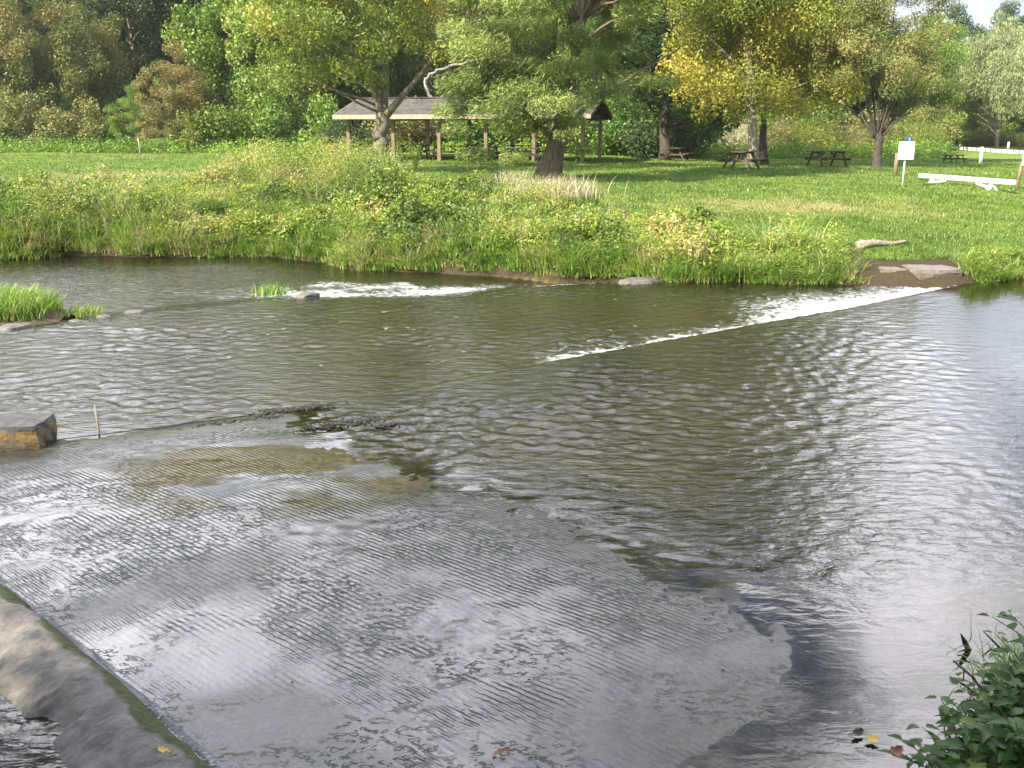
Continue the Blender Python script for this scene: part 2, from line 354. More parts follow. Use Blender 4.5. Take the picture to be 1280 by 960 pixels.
class MB:
    "collects quads"
    def __init__(s): s.V = []; s.F = []; s.n = 0
    def add(s, V, F):
        s.V.append(np.asarray(V, float)); s.F.append(np.asarray(F, int)+s.n); s.n += len(V)
    def box(s, c, size, rot=None):
        hx, hy, hz = np.array(size)/2
        P = np.array([[x, y, z] for z in (-hz, hz) for x, y in ((-hx, -hy), (hx, -hy), (hx, hy), (-hx, hy))])
        if rot is not None: P = P @ rot.T
        s.add(P+np.array(c), [[3, 2, 1, 0], [4, 5, 6, 7], [0, 1, 5, 4], [1, 2, 6, 5], [2, 3, 7, 6], [3, 0, 4, 7]])
    def bar(s, a, b, w_, h_):
        a = np.array(a, float); b = np.array(b, float); d = b-a; Ln = np.linalg.norm(d); d /= Ln
        up = np.array([0, 0, 1.]) if abs(d[2]) < .95 else np.array([0, 1., 0])
        x = nrm(np.cross(d, up)); y = np.cross(x, d)
        s.box((a+b)/2, (w_, Ln, h_), np.stack([x, d, y], 1))
    def tube(s, pts, rad, k=7):
        pts = np.asarray(pts, float); rad = np.broadcast_to(np.asarray(rad, float), (len(pts),))
        pts = np.vstack([pts[:1], pts, pts[-1:]]); rad = np.concatenate([[0], rad, [0]])
        T = nrm(np.gradient(pts, axis=0)); ref = np.array([.31, .95, .02])
        A = nrm(np.cross(T, ref)); B = np.cross(T, A)
        ang = np.arange(k)/k*2*math.pi
        ring = (np.cos(ang)[None, :, None]*A[:, None] + np.sin(ang)[None, :, None]*B[:, None])*rad[:, None, None] + pts[:, None]
        V = ring.reshape(-1, 3); m = len(pts)
        i = np.arange(m-1)[:, None]*k; j = np.arange(k)[None]
        F = np.stack([i+j, i+(j+1) % k, i+k+(j+1) % k, i+k+j], -1).reshape(-1, 4)
        s.add(V, F)
        c = len(V)
        s.add(pts[[0, -1]], np.zeros((0, 4), int)) if False else None
    def build(s, name, mat, parent=None, smooth=False, bev=0.0, **k):
        o = mk(name, np.concatenate(s.V), np.concatenate(s.F), mat, parent, smooth, **k)
        if bev:
            b = o.modifiers.new('b', 'BEVEL'); b.width = bev; b.segments = 2; b.limit_method = 'ANGLE'
        return o
def bez(a, b, c, n=7):
    t = np.linspace(0, 1, n)[:, None]
    return (1-t)**2*np.array(a)+2*t*(1-t)*np.array(b)+t*t*np.array(c)
def leafquads(C, nor, size, aspect, rng, axis=None):
    n = len(C)
    nor = nrm(nor)
    r = rng.normal(size=(n, 3)) if axis is None else axis
    a = nrm(r - (r*nor).sum(1, keepdims=True)*nor); b = np.cross(nor, a)
    s = np.asarray(size).reshape(-1, 1)/2
    fold = nor*s*.18
    V = np.stack([C-a*s, C+b*s*aspect+fold, C+a*s, C-b*s*aspect+fold], 1).reshape(-1, 3)
    return V, np.arange(n*4).reshape(n, 4)

# ------------------------------------------------------------------ layout of the stream
def levels_px(px): return np.interp(px, [0, 420, 560, 720, 1150, 1200], [-.22, -.22, -.15, -.08, -.06, 0.0])
wl_px = [(-700, 324), (-200, 325), (0, 325), (80, 321), (200, 320), (330, 321), (405, 328), (440, 337), (520, 338), (620, 340), (700, 345), (780, 347), (850, 351), (930, 352), (1000, 355), (1080, 357), (1150, 358), (1195, 356), (1240, 352), (1280, 347), (1500, 335), (2100, 318)]
SH = np.array([onz(px, py, float(levels_px(px)))[:2] for px, py in wl_px])
SHX = np.concatenate([[-400], SH[:, 0], [400]]); SHY = np.concatenate([[SH[0, 1]+60], SH[:, 1], [SH[-1, 1]+60]])
LVL = np.concatenate([[-.22], [float(levels_px(p)) for p, _ in wl_px], [0]])
def shore(X): return np.interp(X, SHX, SHY) + (fbm(X*.9, X*0+3, 3, 5)-.5)*.7
NX = np.array([-400, -40, -8, -4.5, -1.6, 1.5, 1.95, 2.6, 3.3, 6, 40, 400]); NY = np.array([0, 1.5, 3.0, 2.6, 2.4, 2.9, 4.05, 5.0, 5.6, 6.3, 8, 0])
def nshore(X): return np.interp(X, NX, NY)
def hgt(X, Y):
    X = np.asarray(X, float); Y = np.asarray(Y, float)
    s = Y-shore(X); lw = np.interp(X, SHX, LVL)
    zl = np.interp(s, [-1.6, -.5, 0, .5, 2.5, 6.5, 10, 18], [-.42, -.30, 0, .38, .62, 1.0, 1.2, 1.22])
    zr = np.interp(s, [-1.6, -.5, 0, .5, 2.5, 6.5, 12, 20], [-.42, -.30, 0, .20, .42, .80, 1.15, 1.22])
    k = sm((X+1)/8)
    z = zl*(1-k)+zr*k + np.where(s < .8, lw*sm((.8-s)/.8)*(s > -1), 0)
    z = z + .013*np.clip(Y-42, 0, 50)*(1-sm((X+2)/20))
    z = z + 17*sm((Y-105)/120)*sm((X-5)/60) + 14*sm((Y-95)/110)*(1-sm((X+5)/40))
    sn = nshore(X)-Y
    zn = np.interp(sn, [-1.2, -.4, 0, .5, 2.2, 4], [-.42, -.32, -.06, .28, .95, 1.35])
    n = (fbm(X*.5, Y*.5, 4, 2)-.5)*.16 + (fbm(X*2.2, Y*2.2, 3, 8)-.5)*.06
    amp = np.where(s < 0, .8, 1.0)
    return np.maximum(z, zn) + n*amp
def onground(px, py, t0=4.0, t1=400.0):
    d = ray(px, py); t = np.exp(np.linspace(math.log(t0), math.log(t1), 4000))
    P = d[None]*t[:, None] + np.array([0, 0, CAMZ]); g = hgt(P[:, 0], P[:, 1])
    i = int(np.argmax(P[:, 2] < g)); p = P[i].copy(); p[2] = g[i]; return p
def gz(x, y): return float(hgt(np.array([x]), np.array([y]))[0])

def axis(parts):
    a = [np.arange(p, q, st) for p, q, st in parts]; return np.concatenate(a+[[parts[-1][1]]])
def grid(xs, ys):
    X, Y = np.meshgrid(xs, ys); nx, ny = len(xs), len(ys)
    i = np.arange(ny-1)[:, None]*nx+np.arange(nx-1)[None]
    return X, Y, np.stack([i, i+1, i+nx+1, i+nx], -1).reshape(-1, 4)

# ground
xs = axis([(-420, -60, 20), (-60, -28, 2), (-28, 28, .22), (28, 60, 2), (60, 420, 20)])
ys = axis([(-80, 0, 4), (0, 7, .2), (7, 18, .5), (18, 42, .16), (42, 70, .6), (70, 150, 4), (150, 620, 25)])
X, Y, F = grid(xs, ys); Z = hgt(X, Y)
s_ = Y-shore(X)
bed = sm((np.interp(X, SHX, LVL)-.14-Z)/.12)
soil = sm(1-(s_-.2)/1.3)*(s_ > -2) + sm((nshore(X)+.6-Y)/.5)
soil = np.clip(soil + 1.2*sm((1.7-np.abs(X-8.4))/.5)*sm((1.9-s_)/.4)*(s_ > -1) + .8*sm((fbm(X*.8, Y*.8, 3, 31)-.60)/.1)*(s_ < 7)*(X < 6), 0, 1)
dryp = .8*sm(1-np.hypot((X-7.5)/6, (Y-29)/3.0)) + .9*sm(1-np.hypot((X+15)/8, (Y-43)/3.5)) + .8*sm(1-np.hypot((X-17.6)/1.7, (Y-32)/2.2))*1.3
GROUND = mk('ground', np.stack([X, Y, Z], -1), F, mat_ground(), smooth=True, attrs={'bed': bed, 'soil': soil, 'dry': dryp})
tag(GROUND, kind='structure')

# crest of the weir, riffle line
CR = np.array([onz(px, py, 0)[:2] for px, py in [(-260, 596), (0, 560), (70, 549), (200, 533), (380, 509), (520, 484), (670, 455), (900, 413), (1060, 385), (1195, 357), (1300, 338)]])
RF = np.array([onz(px, py, -.12)[:2] for px, py in [(-300, 445), (0, 414), (100, 401), (200, 388), (320, 376), (450, 373), (560, 371), (640, 362), (720, 357), (860, 352)]])
def poly_dist(P, PL):
    best = np.full(P.shape[:-1], 1e9); sgn = np.zeros(P.shape[:-1]); par = np.zeros(P.shape[:-1]); acc = 0
    for A, B in zip(PL[:-1], PL[1:]):
        e, t = seg_dist(P, A, B); Ln = np.hypot(*(B-A)); tc_ = np.clip(t, 0, Ln)
        dd = np.hypot(e, t-tc_); m_ = dd < best
        best = np.where(m_, dd, best); sgn = np.where(m_, np.where(e > 0, 1, -1), sgn); par = np.where(m_, acc+tc_, par); acc += Ln
    return best*sgn, par
cl = np.concatenate([[0], np.cumsum(np.hypot(*np.diff(CR, axis=0).T))])
rl = np.concatenate([[0], np.cumsum(np.hypot(*np.diff(RF, axis=0).T))])

# slab outline (u along the rake lines, v across)
SLAB_R = np.array([onz(px, py, 0)[:2] for px, py in [(380, 509), (480, 568), (590, 612), (700, 648), (800, 685), (900, 722), (980, 772), (1052, 822), (1015, 845), (960, 878), (905, 905), (860, 962)]] + [np.array([.6, 3.2])])
SLAB_C = np.array([onz(px, py, 0.0)[:2] for px, py in [(-330, 420), (0, 738), (90, 812), (170, 882), (252, 958)]] + [np.array([-.55, 3.0])])
def slabmask(P):
    "signed: positive inside the slab"
    dr, pr = poly_dist(P, SLAB_R); dc, _ = poly_dist(P, SLAB_C); de, _ = poly_dist(P, CR)
    return np.minimum(np.minimum(-dr, dc), -de)

# water sheet
xs = axis([(-400, -60, 20), (-60, -16, 1.2), (-16, -6, .09), (-6, 5, .036), (5, 16, .05), (16, 24, .2), (24, 60, 1.2), (60, 400, 20)])
ys = axis([(2.2, 3.4, .2), (3.4, 12, .036), (12, 22, .055), (22, 32, .14), (32, 90, 2)])
X, Y, F = grid(xs, ys); P = np.stack([X, Y], -1)
e, t = poly_dist(P, CR)          # e>0 downstream
er, tr_ = poly_dist(P, RF)       # er>0 further downstream
smk = slabmask(P)
Z = -.075*sm((e+.02)/.20) - .145*sm((er+.5)/1.6)*(e > 0)
rng = np.random.default_rng(3)
wav = np.zeros_like(X)
for i in range(60):
    lam = 10**rng.uniform(math.log10(.11), math.log10(.38)); th = rng.normal(math.radians(95), 1.0)
    kx, ky = math.cos(th)*2*math.pi/lam, math.sin(th)*2*math.pi/lam
    ph = rng.uniform(0, 6.28); 
    wav += .0145*lam/(2*math.pi)*2.6*np.sin(kx*X+ky*Y+ph+2.0*fbm(X*.7, Y*.7, 2, i))
cpx = 640+1250*X/np.maximum(Y*cp+3*sp_, 1)      # roughly which way the point lies from the bank
calm = 1-.93*np.clip(sm((X-.28*Y-.2)/3.2)+sm((7.4-Y)/2.2)*sm((X+.2)/.9), 0, 1)
amp = np.where(e < 0, .54*calm, .44)
amp = amp*np.clip(.35+1.3*fbm(X*.35, Y*.35, 3, 4), .3, 1.5)*(.45+.75*sm((fbm(X*.28+.2*Y, Y*.6, 3, 6)-.38)/.2))
amp = amp*sm((-smk)/.8+.55)*(.25+.75*sm(-smk/1.2+.4))
amp = np.where((e < 0) & (e > -.7), amp*(.25+.75*sm(-e/.7)), amp)
foam_c = np.interp(t, [cl[5]-.2, cl[6]-.6, cl[6]+.7, cl[7], cl[7]+.9, cl[8]-1.6, cl[8], cl[9], cl[9]+.6], [0, .3, 1.0, .95, .62, .85, 1.0, .95, 0])
nf = fbm(t*1.1, e*1.4, 3, 21)
width = np.interp(t, [cl[6]-.8, cl[6]+.6, cl[7], cl[8], cl[9]], [.25, .65, .6, 2.2, 1.2])*(.5+1.0*nf)
foam = np.where(e > .0, foam_c*np.exp(-np.clip(e-.05, 0, 9)/np.maximum(width, .05)*1.1)*sm((e-.0)/.05), 0)
speck = np.where(e > 0, .5*foam_c*np.exp(-e/3.0), 0)
foam = np.maximum(foam, speck)
fr_ = np.interp(tr_, [rl[1]-.5, rl[2], rl[3], rl[4]-.4, rl[4]+.5, rl[5], rl[6], rl[7], rl[8], rl[9]], [.52, .56, .42, .38, .85, 1.0, 1.0, .85, .75, .2])
fw_ = np.interp(tr_, [rl[2], rl[3], rl[4], rl[5], rl[6], rl[7], rl[8]], [.6, .7, 1.5, 2.2, 2.2, 1.3, .8])
frf = fr_*np.exp(-((er-.75*fw_)/(fw_*(.6+.8*fbm(tr_*.8, er*.6, 3, 9))))**2)*(.25+1.05*fbm(tr_*.9, er*1.9, 4, 19))
frf = np.where(er > -.5, frf, frf*.25)
foam = np.maximum(foam, np.where(e > 0, frf*.84, 0))
Z = Z + wav*amp + np.clip(foam-.3, 0, 1)*(fbm(X*5, Y*5, 3, 13)-.5)*.16
ripple = np.clip(np.where(e < 0, .34*calm+.012, .34)*sm((-smk)/.8+.15), .02, 1)
WATER = mk('water', np.stack([X, Y, Z], -1), F, mat_water(), smooth=True, attrs={'foam': foam, 'ripple': ripple, 'deep': sm(-e/1.2)*sm((-smk)/1.5)})
tag(WATER, kind='structure')

# concrete ford slab, its top awash
xs = np.arange(-9.5, 3.4, .03); ys = np.arange(2.9, 12.4, .03)
X, Y, F = grid(xs, ys); P = np.stack([X, Y], -1); k = slabmask(P)
edge = k + (fbm(X*2.5, Y*2.5, 4, 40)-.5)*.35
de, _ = poly_dist(P, CR); dr, _ = poly_dist(P, SLAB_R)
inn = sm(edge/.25+.5)
low = fbm(X*.9, Y*.9, 4, 44)
Z = .014 + (low-.50)*.03 + (fbm(X*9, Y*9, 3, 47)-.5)*.016*sm((fbm(X*.8, Y*.8, 3, 49)-.38)/.2)
dc_, _ = poly_dist(P, SLAB_C)
jag = (fbm(X*1.6, Y*1.6, 4, 40)-.5)*.35 + (fbm(X*9, Y*9, 3, 41)-.5)*.22
er2 = -dr + jag + .1
Z = Z - .024*(1-sm((er2+.1)/1.0)) - .05*(1-sm((er2+.8)/.9)) - .25*(1-sm((er2+1.25)/.4))
Z = Z - .12*(1-sm((dc_+.055)/.10)) - .02*(1-sm((-de+jag*.5)/.25))
Z = np.where(de > -.02, -.06-.4*sm(de/.12), Z)
keep = (k > -1.3).ravel() & (de < .1).ravel()
fk = keep[F].all(1)
alg = sm((.55-np.hypot((X+1.9)/2.2, (Y-8.7)/1.5)*.55)/.25)*sm((fbm(X*1.2+Y*.5, Y*2.4, 4, 52)-.40)/.13)
alg = np.maximum(alg, sm(1-(-de)/.75)*.75)
alg = np.maximum(alg, .2*sm(1-(-dr)/.45))
rough = np.clip(sm((fbm(X*.55+3, Y*.55, 3, 57)-.50)/.12)*.55 + sm(1-(-dr)/1.3)*.9 + sm(1-(-de)/.8)*.6, 0, 1)
used = np.zeros(len(keep), int); idx = np.unique(F[fk]); used[idx] = np.arange(len(idx))
V = np.stack([X, Y, Z], -1).reshape(-1, 3)[idx]
SLAB = mk('ford_slab', V, used[F[fk]], mat_slab(), smooth=True, attrs={'algae': alg.ravel()[idx], 'rough': rough.ravel()[idx]})
tag(SLAB, 'grooved wet concrete ford slab awash in the foreground of the stream', 'ford slab')

# curb along the slab
pts = SLAB_C[1:]; fine = []
for a, b in zip(SLAB_C[:-1], SLAB_C[1:]):
    fine += [a+(b-a)*q for q in np.linspace(0, 1, 110, endpoint=False)]
fine = np.array(fine); tg = nrm(np.gradient(fine, axis=0)); nl = np.stack([tg[:, 1], -tg[:, 0]], 1)   # towards the lower left
prof = [(-.07, -.2), (-.03, .01), (.0, .05), (.04, .09), (.10, .115), (.18, .12), (.27, .105), (.35, .07), (.43, .02), (.50, -.05), (.58, -.2), (.6, -.45)]
um = np.concatenate([[0], np.cumsum(np.hypot(*np.diff(fine, axis=0).T))]); V = []; moss = []
pq = np.linspace(0, len(prof)-1, 46); pa = np.array(prof)
for q in pq:
    o_ = np.interp(q, np.arange(len(prof)), pa[:, 0]); h_ = np.interp(q, np.arange(len(prof)), pa[:, 1])
    big = fbm(um*1.3, um*0+o_*1.3, 3, 61)-.5; med = fbm(um*7, um*0+o_*7, 4, 62)-.5; fin = fbm(um*28, um*0+o_*28, 3, 63)-.5
    chip = sm((fbm(um*2.6, um*0+o_*1.1, 4, 66)-.56)/.10)*sm((o_-.22)/.15)
    oo = o_*1.05 + big*.05 + fin*.006 - chip*.03
    xy = fine + nl*np.broadcast_to(oo, um.shape)[:, None]
    V.append(np.column_stack([xy, h_ + big*.05*(o_ > 0) + med*.035 + fin*.012 - chip*.05])); moss.append(np.clip(1.0*(1-sm((o_+.30*(fbm(um*3, um*0+o_*3, 4, 68)-.5)-.02)/.13))+.04, 0, 1))
V = np.array(V); m_, n_ = V.shape[:2]
i = np.arange(m_-1)[:, None]*n_+np.arange(n_-1)[None]
o = mk('concrete_curb', V.reshape(-1, 3), np.stack([i, i+n_, i+n_+1, i+1], -1).reshape(-1, 4), mat_curb(), smooth=True, attrs={'moss': np.array(moss)})
tag(o, 'low crumbling concrete curb with green moss edging the ford slab', 'curb')

# submerged sill of the weir
V = []; F = []
for q in np.linspace(cl[4], cl[-1], 90):
    p = np.array([np.interp(q, cl, CR[:, 0]), np.interp(q, cl, CR[:, 1])])
    p2 = np.array([np.interp(q+.1, cl, CR[:, 0]), np.interp(q+.1, cl, CR[:, 1])]); d = nrm(p2-p) if q < cl[-1] else d
    n2 = np.array([-d[1], d[0]])
    for o_, h_ in ((.10, -.5), (.06, -.10), (.0, -.035), (-.25, -.045), (-.6, -.16), (-.9, -.5)):
        V.append([*(p+n2*o_), h_])
V = np.array(V); k6 = 6; i = np.arange(89)[:, None]*k6+np.arange(5)[None]
o = mk('weir_sill', V, np.stack([i, i+1, i+k6+1, i+k6], -1).reshape(-1, 4), mat_rock('sill_concrete', (.05, .045, .02), (.13, .115, .05), (.04, .05, .01), (.10, .10, .03)), smooth=True, attrs={'moss': np.full(len(V), .2)})
tag(o, 'straight concrete weir sill under the water with a white spill beyond', 'weir')

# ------------------------------------------------------------------ air
hz = MB(); hz.box((0, 190, 31), (700, 500, 66)); hz = hz.build('haze', None)
hm_ = bpy.data.materials.new('haze'); hm_.use_nodes = True; hm_.node_tree.nodes.clear()
vo = N(hm_.node_tree, 'ShaderNodeVolumePrincipled'); vo.inputs['Color'].default_value = (.93, .95, 1, 1); vo.inputs['Density'].default_value = .00022; vo.inputs['Anisotropy'].default_value = .2
ho = N(hm_.node_tree, 'ShaderNodeOutputMaterial'); hm_.node_tree.links.new(vo.outputs[0], ho.inputs['Volume'])
hz.data.materials.append(hm_); tag(hz, 'thin bright haze softening the far trees and hillside', 'haze', kind='stuff')

# ------------------------------------------------------------------ trees
def make_leaves(cl_c, cl_r, cl_t, n, size, aspect, rng, center, kind='broad', flat=.7, spread=1.0):
    m_ = len(cl_c); w_ = cl_r**2; pick = rng.choice(m_, n, p=w_/w_.sum())
    g = rng.normal(size=(n, 3))*np.array([1, 1, flat]); g = g/np.maximum(1, np.linalg.norm(g, axis=1, keepdims=True)/1.7)
    C = cl_c[pick] + g*cl_r[pick][:, None]*.62*spread
    outw = nrm(C-center)
    if kind == 'broad':
        nor = rng.normal(size=(n, 3))*.75 + outw*.35 + np.array([0, 0, .55]); ax = None
    elif kind == 'spray':
        nor = rng.normal(size=(n, 3))*.45 + np.array([0, 0, .8]) + outw*.2
        ax = nrm(C-center*np.array([1, 1, 0])-np.array([0, 0, 1])*C[:, 2:3]) + rng.normal(size=(n, 3))*.55 + np.array([0, 0, -.25])
    elif kind == 'droop':
        nor = rng.normal(size=(n, 3))*.6 + outw*.6; ax = rng.normal(size=(n, 3))*.35 + np.array([0, 0, -1.0])
    elif kind == 'needle':
        nor = rng.normal(size=(n, 3)); ax = outw + rng.normal(size=(n, 3))*.6
    V, F = leafquads(C, nor, size*rng.uniform(.6, 1.35, n), aspect, rng, ax)
    tone = np.clip(cl_t[pick]*.6 + rng.uniform(0, 1, n)*.5 - .05, 0, 1)
    return V, F, tone
def limb_mesh(mb, a, b, r0, rng, sag=.12, n=8, r1=.012):
    a = np.array(a, float); b = np.array(b, float); L_ = np.linalg.norm(b-a)
    mid = a + (b-a)*.45 + np.array([0, 0, L_*sag]) + rng.normal(size=3)*L_*.06
    p = bez(a, mid, b, n) + np.vstack([np.zeros(3), rng.normal(size=(n-2, 3))*L_*.012, np.zeros(3)])
    mb.tube(p, np.linspace(r0, r1, n), 6); return p
def clumps(center, rx, ry, rz, m, rng, shell=.45, low=-1.0, crad=.2, seed=0, taper=0.0):
    out_ = []
    while len(out_) < m:
        d = nrm(rng.normal(size=(1, 3)))[0]
        if d[2] < low: continue
        r = rng.uniform(shell, 1.0)**.6
        k = 1+.28*math.sin(3.1*d[0]+seed)+.22*math.sin(4.3*d[1]+2*seed)*math.cos(3.7*d[2])
        q = d*r*k
        if taper: q[:2] *= 1-taper*max(q[2], -1)*.5-.0
        out_.append(q*np.array([rx, ry, rz]))
    C = np.array(out_)+np.array(center)
    rad = crad*min(rx, ry)*rng.uniform(.65, 1.35, m)
    return C, rad, rng.uniform(0, 1, m)
def proto_tree(name, H, rx, rz, cz, n, size, aspect, seed, kind='broad', m=70, shell=.4, low=-1., crad=.24, bark=BARK, leaf='green', trunk_r=.25, taper=0.0, flat=.75, limbs=26):
    "a tree standing at the origin: trunk (with limbs) and crown as children of an Empty"
    rng = np.random.default_rng(seed)
    root = thing(name, (0, 0, 0), None, None)
    C, rad, tn = clumps((0, 0, cz), rx, rx, rz, m, rng, shell, low, crad, seed, taper)
    V, F, tone = make_leaves(C, rad, tn, n, size, aspect, rng, np.array([0, 0, cz-rz*.3]), kind, flat)
    mk('crown', V, F, L[leaf], root, fattrs={'tone': tone})
    mb = MB(); top = cz+rz*.7
    zt = np.linspace(-.4, top, 12); tp = np.column_stack([np.cumsum(rng.normal(size=12))*.07, np.cumsum(rng.normal(size=12))*.07, zt])
    tp[:2, :2] = 0
    fr = (zt+.4)/(top+.4)
    mb.tube(tp, trunk_r*(1-.93*fr)*(1+.5*np.exp(-fr*18)), 9)
    for j in rng.choice(m, min(limbs, m), replace=False):
        c = C[j]; zs = max(.25*cz, min(c[2]-np.hypot(*c[:2])*.55, top*.9)); q = np.array([np.interp(zs, zt, tp[:, 0]), np.interp(zs, zt, tp[:, 1]), zs])
        limb_mesh(mb, q, c, trunk_r*.42*(1-.75*zs/top), rng)
    mb.build('trunk', bark, root, True)
    return root
def kids(o): return [c for c in bpy.data.objects if c.parent == o]
def place(root, kidlist, p, sx, sz, rz, leaf=None, label=None, cat='tree', group=None, first=False, name=None):
    if first: r, ks = root, kidlist
    else:
        r = root.copy(); COL.objects.link(r); ks = []
        for c in kidlist:
            d = c.copy(); COL.objects.link(d); d.parent = r; ks.append(d)
    r.location = p; r.scale = (sx, sx, sz); r.rotation_euler = (0, 0, rz)
    for key in ('label', 'category', 'group'):
        if key in r: del r[key]
    tag(r, label, cat, group)
    for c in ks:
        if c.name.startswith('crown') and leaf:
            c.material_slots[0].link = 'OBJECT'; c.material_slots[0].material = L[leaf]
    return r

PR = {}
def proto(key, *a, **k):
    r = proto_tree(*a, **k); PR[key] = [r, kids(r), True]
proto('round', 'broadleaf_tree', 14, 4.6, 6.2, 8.2, 42000, .20, .62, 1, m=90, crad=.22)
proto('tall', 'broadleaf_tree', 17, 4.2, 8.0, 9.6, 42000, .20, .62, 2, m=100, crad=.24)
proto('loose', 'broadleaf_tree', 14, 4.6, 6.6, 7.6, 36000, .19, .6, 3, m=70, crad=.2, shell=.25)
proto('big', 'broadleaf_tree', 15, 5.0, 7.0, 8.4, 38000, .28, .7, 4, m=80, crad=.23)
proto('pine', 'pine_tree', 15, 3.0, 7.2, 8.6, 22000, .42, .22, 5, kind='needle', m=80, crad=.27, taper=.9, leaf='pine', bark=BARKD)
proto('willow', 'willow_tree', 11, 4.6, 4.9, 5.6, 30000, .34, .25, 6, kind='droop', m=80, crad=.24, leaf='willow', flat=1.2, low=-.45)
proto('shrub', 'shrub', 4, 2.3, 1.7, 1.75, 9000, .19, .6, 7, m=40, crad=.3, trunk_r=.07, limbs=16)
proto('brush', 'shrub', 3, 2.4, 1.2, 1.25, 8000, .17, .35, 8, m=36, crad=.32, trunk_r=.05, limbs=22, flat=.9)
def bgtree(key, px, Y, top_py, wm, leaf, label, cat='tree', group='trees of the woods beyond the lawn', rz=None, base=None):
    p = at(px, 180, Y); x = p[0]; z0 = gz(x, Y) if base is None else base
    topz = at(px, top_py, Y)[2]
    r, ks, first = PR[key]
    H0 = {'round': 14.2, 'tall': 17.5, 'loose': 14, 'big': 15.2, 'pine': 15.6, 'willow': 10.4, 'shrub': 3.5, 'brush': 2.6}[key]
    W0 = {'round': 10.2, 'tall': 9.6, 'loose': 10, 'big': 11, 'pine': 7, 'willow': 10, 'shrub': 5.2, 'brush': 5.4}[key]
    o = place(r, ks, (x, Y, z0-.1), wm/W0, (topz-z0)/H0, random.uniform(0, 6.28) if rz is None else rz, leaf, label, cat, group, first)
    PR[key][2] = False
    return o
G1 = 'trees of the woods beyond the lawn'
for a in [
    ('loose', 15, 80, -60, 9, 'brown', 'olive brown tree filling the far left edge of the woods'),
    ('round', -70, 84, -90, 11, 'olive', 'olive tree at the wood edge just past the brown tree, cut by the frame'),
    ('loose', 100, 82, -25, 9, 'olive', 'pale grey-green feathery tree beside the olive brown one'),
    ('tall', 175, 92, -120, 11, 'dark', 'tall dark green tree rising behind the small rusty tree'),
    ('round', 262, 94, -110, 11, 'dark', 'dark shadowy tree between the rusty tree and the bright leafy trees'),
    ('loose', 226, 74, 62, 6.4, 'rust', 'small rusty orange tree in front of the dark woods'),
    ('loose', 170, 76, 112, 4.2, 'bright', 'small pale yellow-green sapling left of the rusty tree'),
    ('big', 330, 80, -90, 10.5, 'bright', 'bright green large-leaved tree left of the picnic shelter'),
    ('big', 412, 86, -120, 11, 'ygreen', 'yellow-green large-leaved tree rising above the shelter left end'),
    ('round', 500, 92, -110, 12, 'green', 'mid green tree behind the shelter roof and forked tree'),
    ('tall', 590, 90, -120, 11, 'olive', 'olive tree behind the middle of the shelter roof'),
    ('round', 672, 94, -110, 12, 'ygreen', 'yellowish tree seen through the cedar crown'),
    ('tall', 752, 90, -120, 11, 'green', 'green tree behind the right end of the shelter'),
    ('big', 880, 88, -60, 11, 'green', 'green tree between the dark evergreen and the yellow tree'),
    ('round', 960, 92, -110, 12, 'ygreen', 'yellow-green tree behind the tall yellow tree'),
    ('tall', 1015, 96, -20, 11, 'green', 'green tree behind the gap between the two lawn trees'),
    ('round', 1140, 100, 44, 9.5, 'bright', 'bright yellow-green tree behind the fan-shaped lawn tree'),
    ('round', 1185, 112, 70, 9, 'bright', 'light green round tree left of the willow'),
    ('willow', 1246, 104, 38, 9.5, 'willow', 'pale silvery willow at the right edge of the photo'),
    ('round', 1215, 122, 86, 10, 'green', 'dark green tree standing behind the left side of the silvery willow'),
    ('round', 1275, 124, 80, 11, 'green', 'dark green tree standing behind the right side of the silvery willow'),
    ('willow', 1335, 106, 30, 10, 'willow', 'second pale willow cut off by the right edge of the photo'),
]:
    bgtree(*a, group=G1)
bgtree('pine', 832, 62, -130, 9.5, 'dark', 'dark dense evergreen standing right of the cedar crown', group=G1)
for px, top, lf in [(1105, 45, 'pine'), (1150, 26, 'green'), (1186, 6, 'pine'), (1222, 22, 'pine'), (1256, 4, 'pine'), (1296, 10, 'pine'), (1340, -4, 'pine')]:
    bgtree('pine' if lf == 'pine' else 'round', px, 150+random.uniform(-8, 8), top, 11, lf, {1105: 'hillside pine lowest and leftmost on the far right skyline', 1150: 'rounded green tree on the hill skyline beside the pines', 1186: 'hillside pine reaching highest above the light green round tree', 1222: 'hillside pine dipping on the skyline above the willow', 1256: 'hillside pine with its tip nearly at the top edge, above the willow', 1296: 'hillside pine cut by the right edge of the photo', 1340: 'hillside pine just past the right edge of the photo'}[px], group='trees on the hill skyline')
for px in range(-170, 1080, 48):
    bgtree(random.choice(['round', 'tall']), px+random.uniform(-15, 15), 112+random.uniform(-6, 8), -110 if px < 980 else 30, 14, random.choice(['dark', 'dark', 'green']), 'dark green tree standing deep in the woods behind the front row', group='trees deep in the woods')
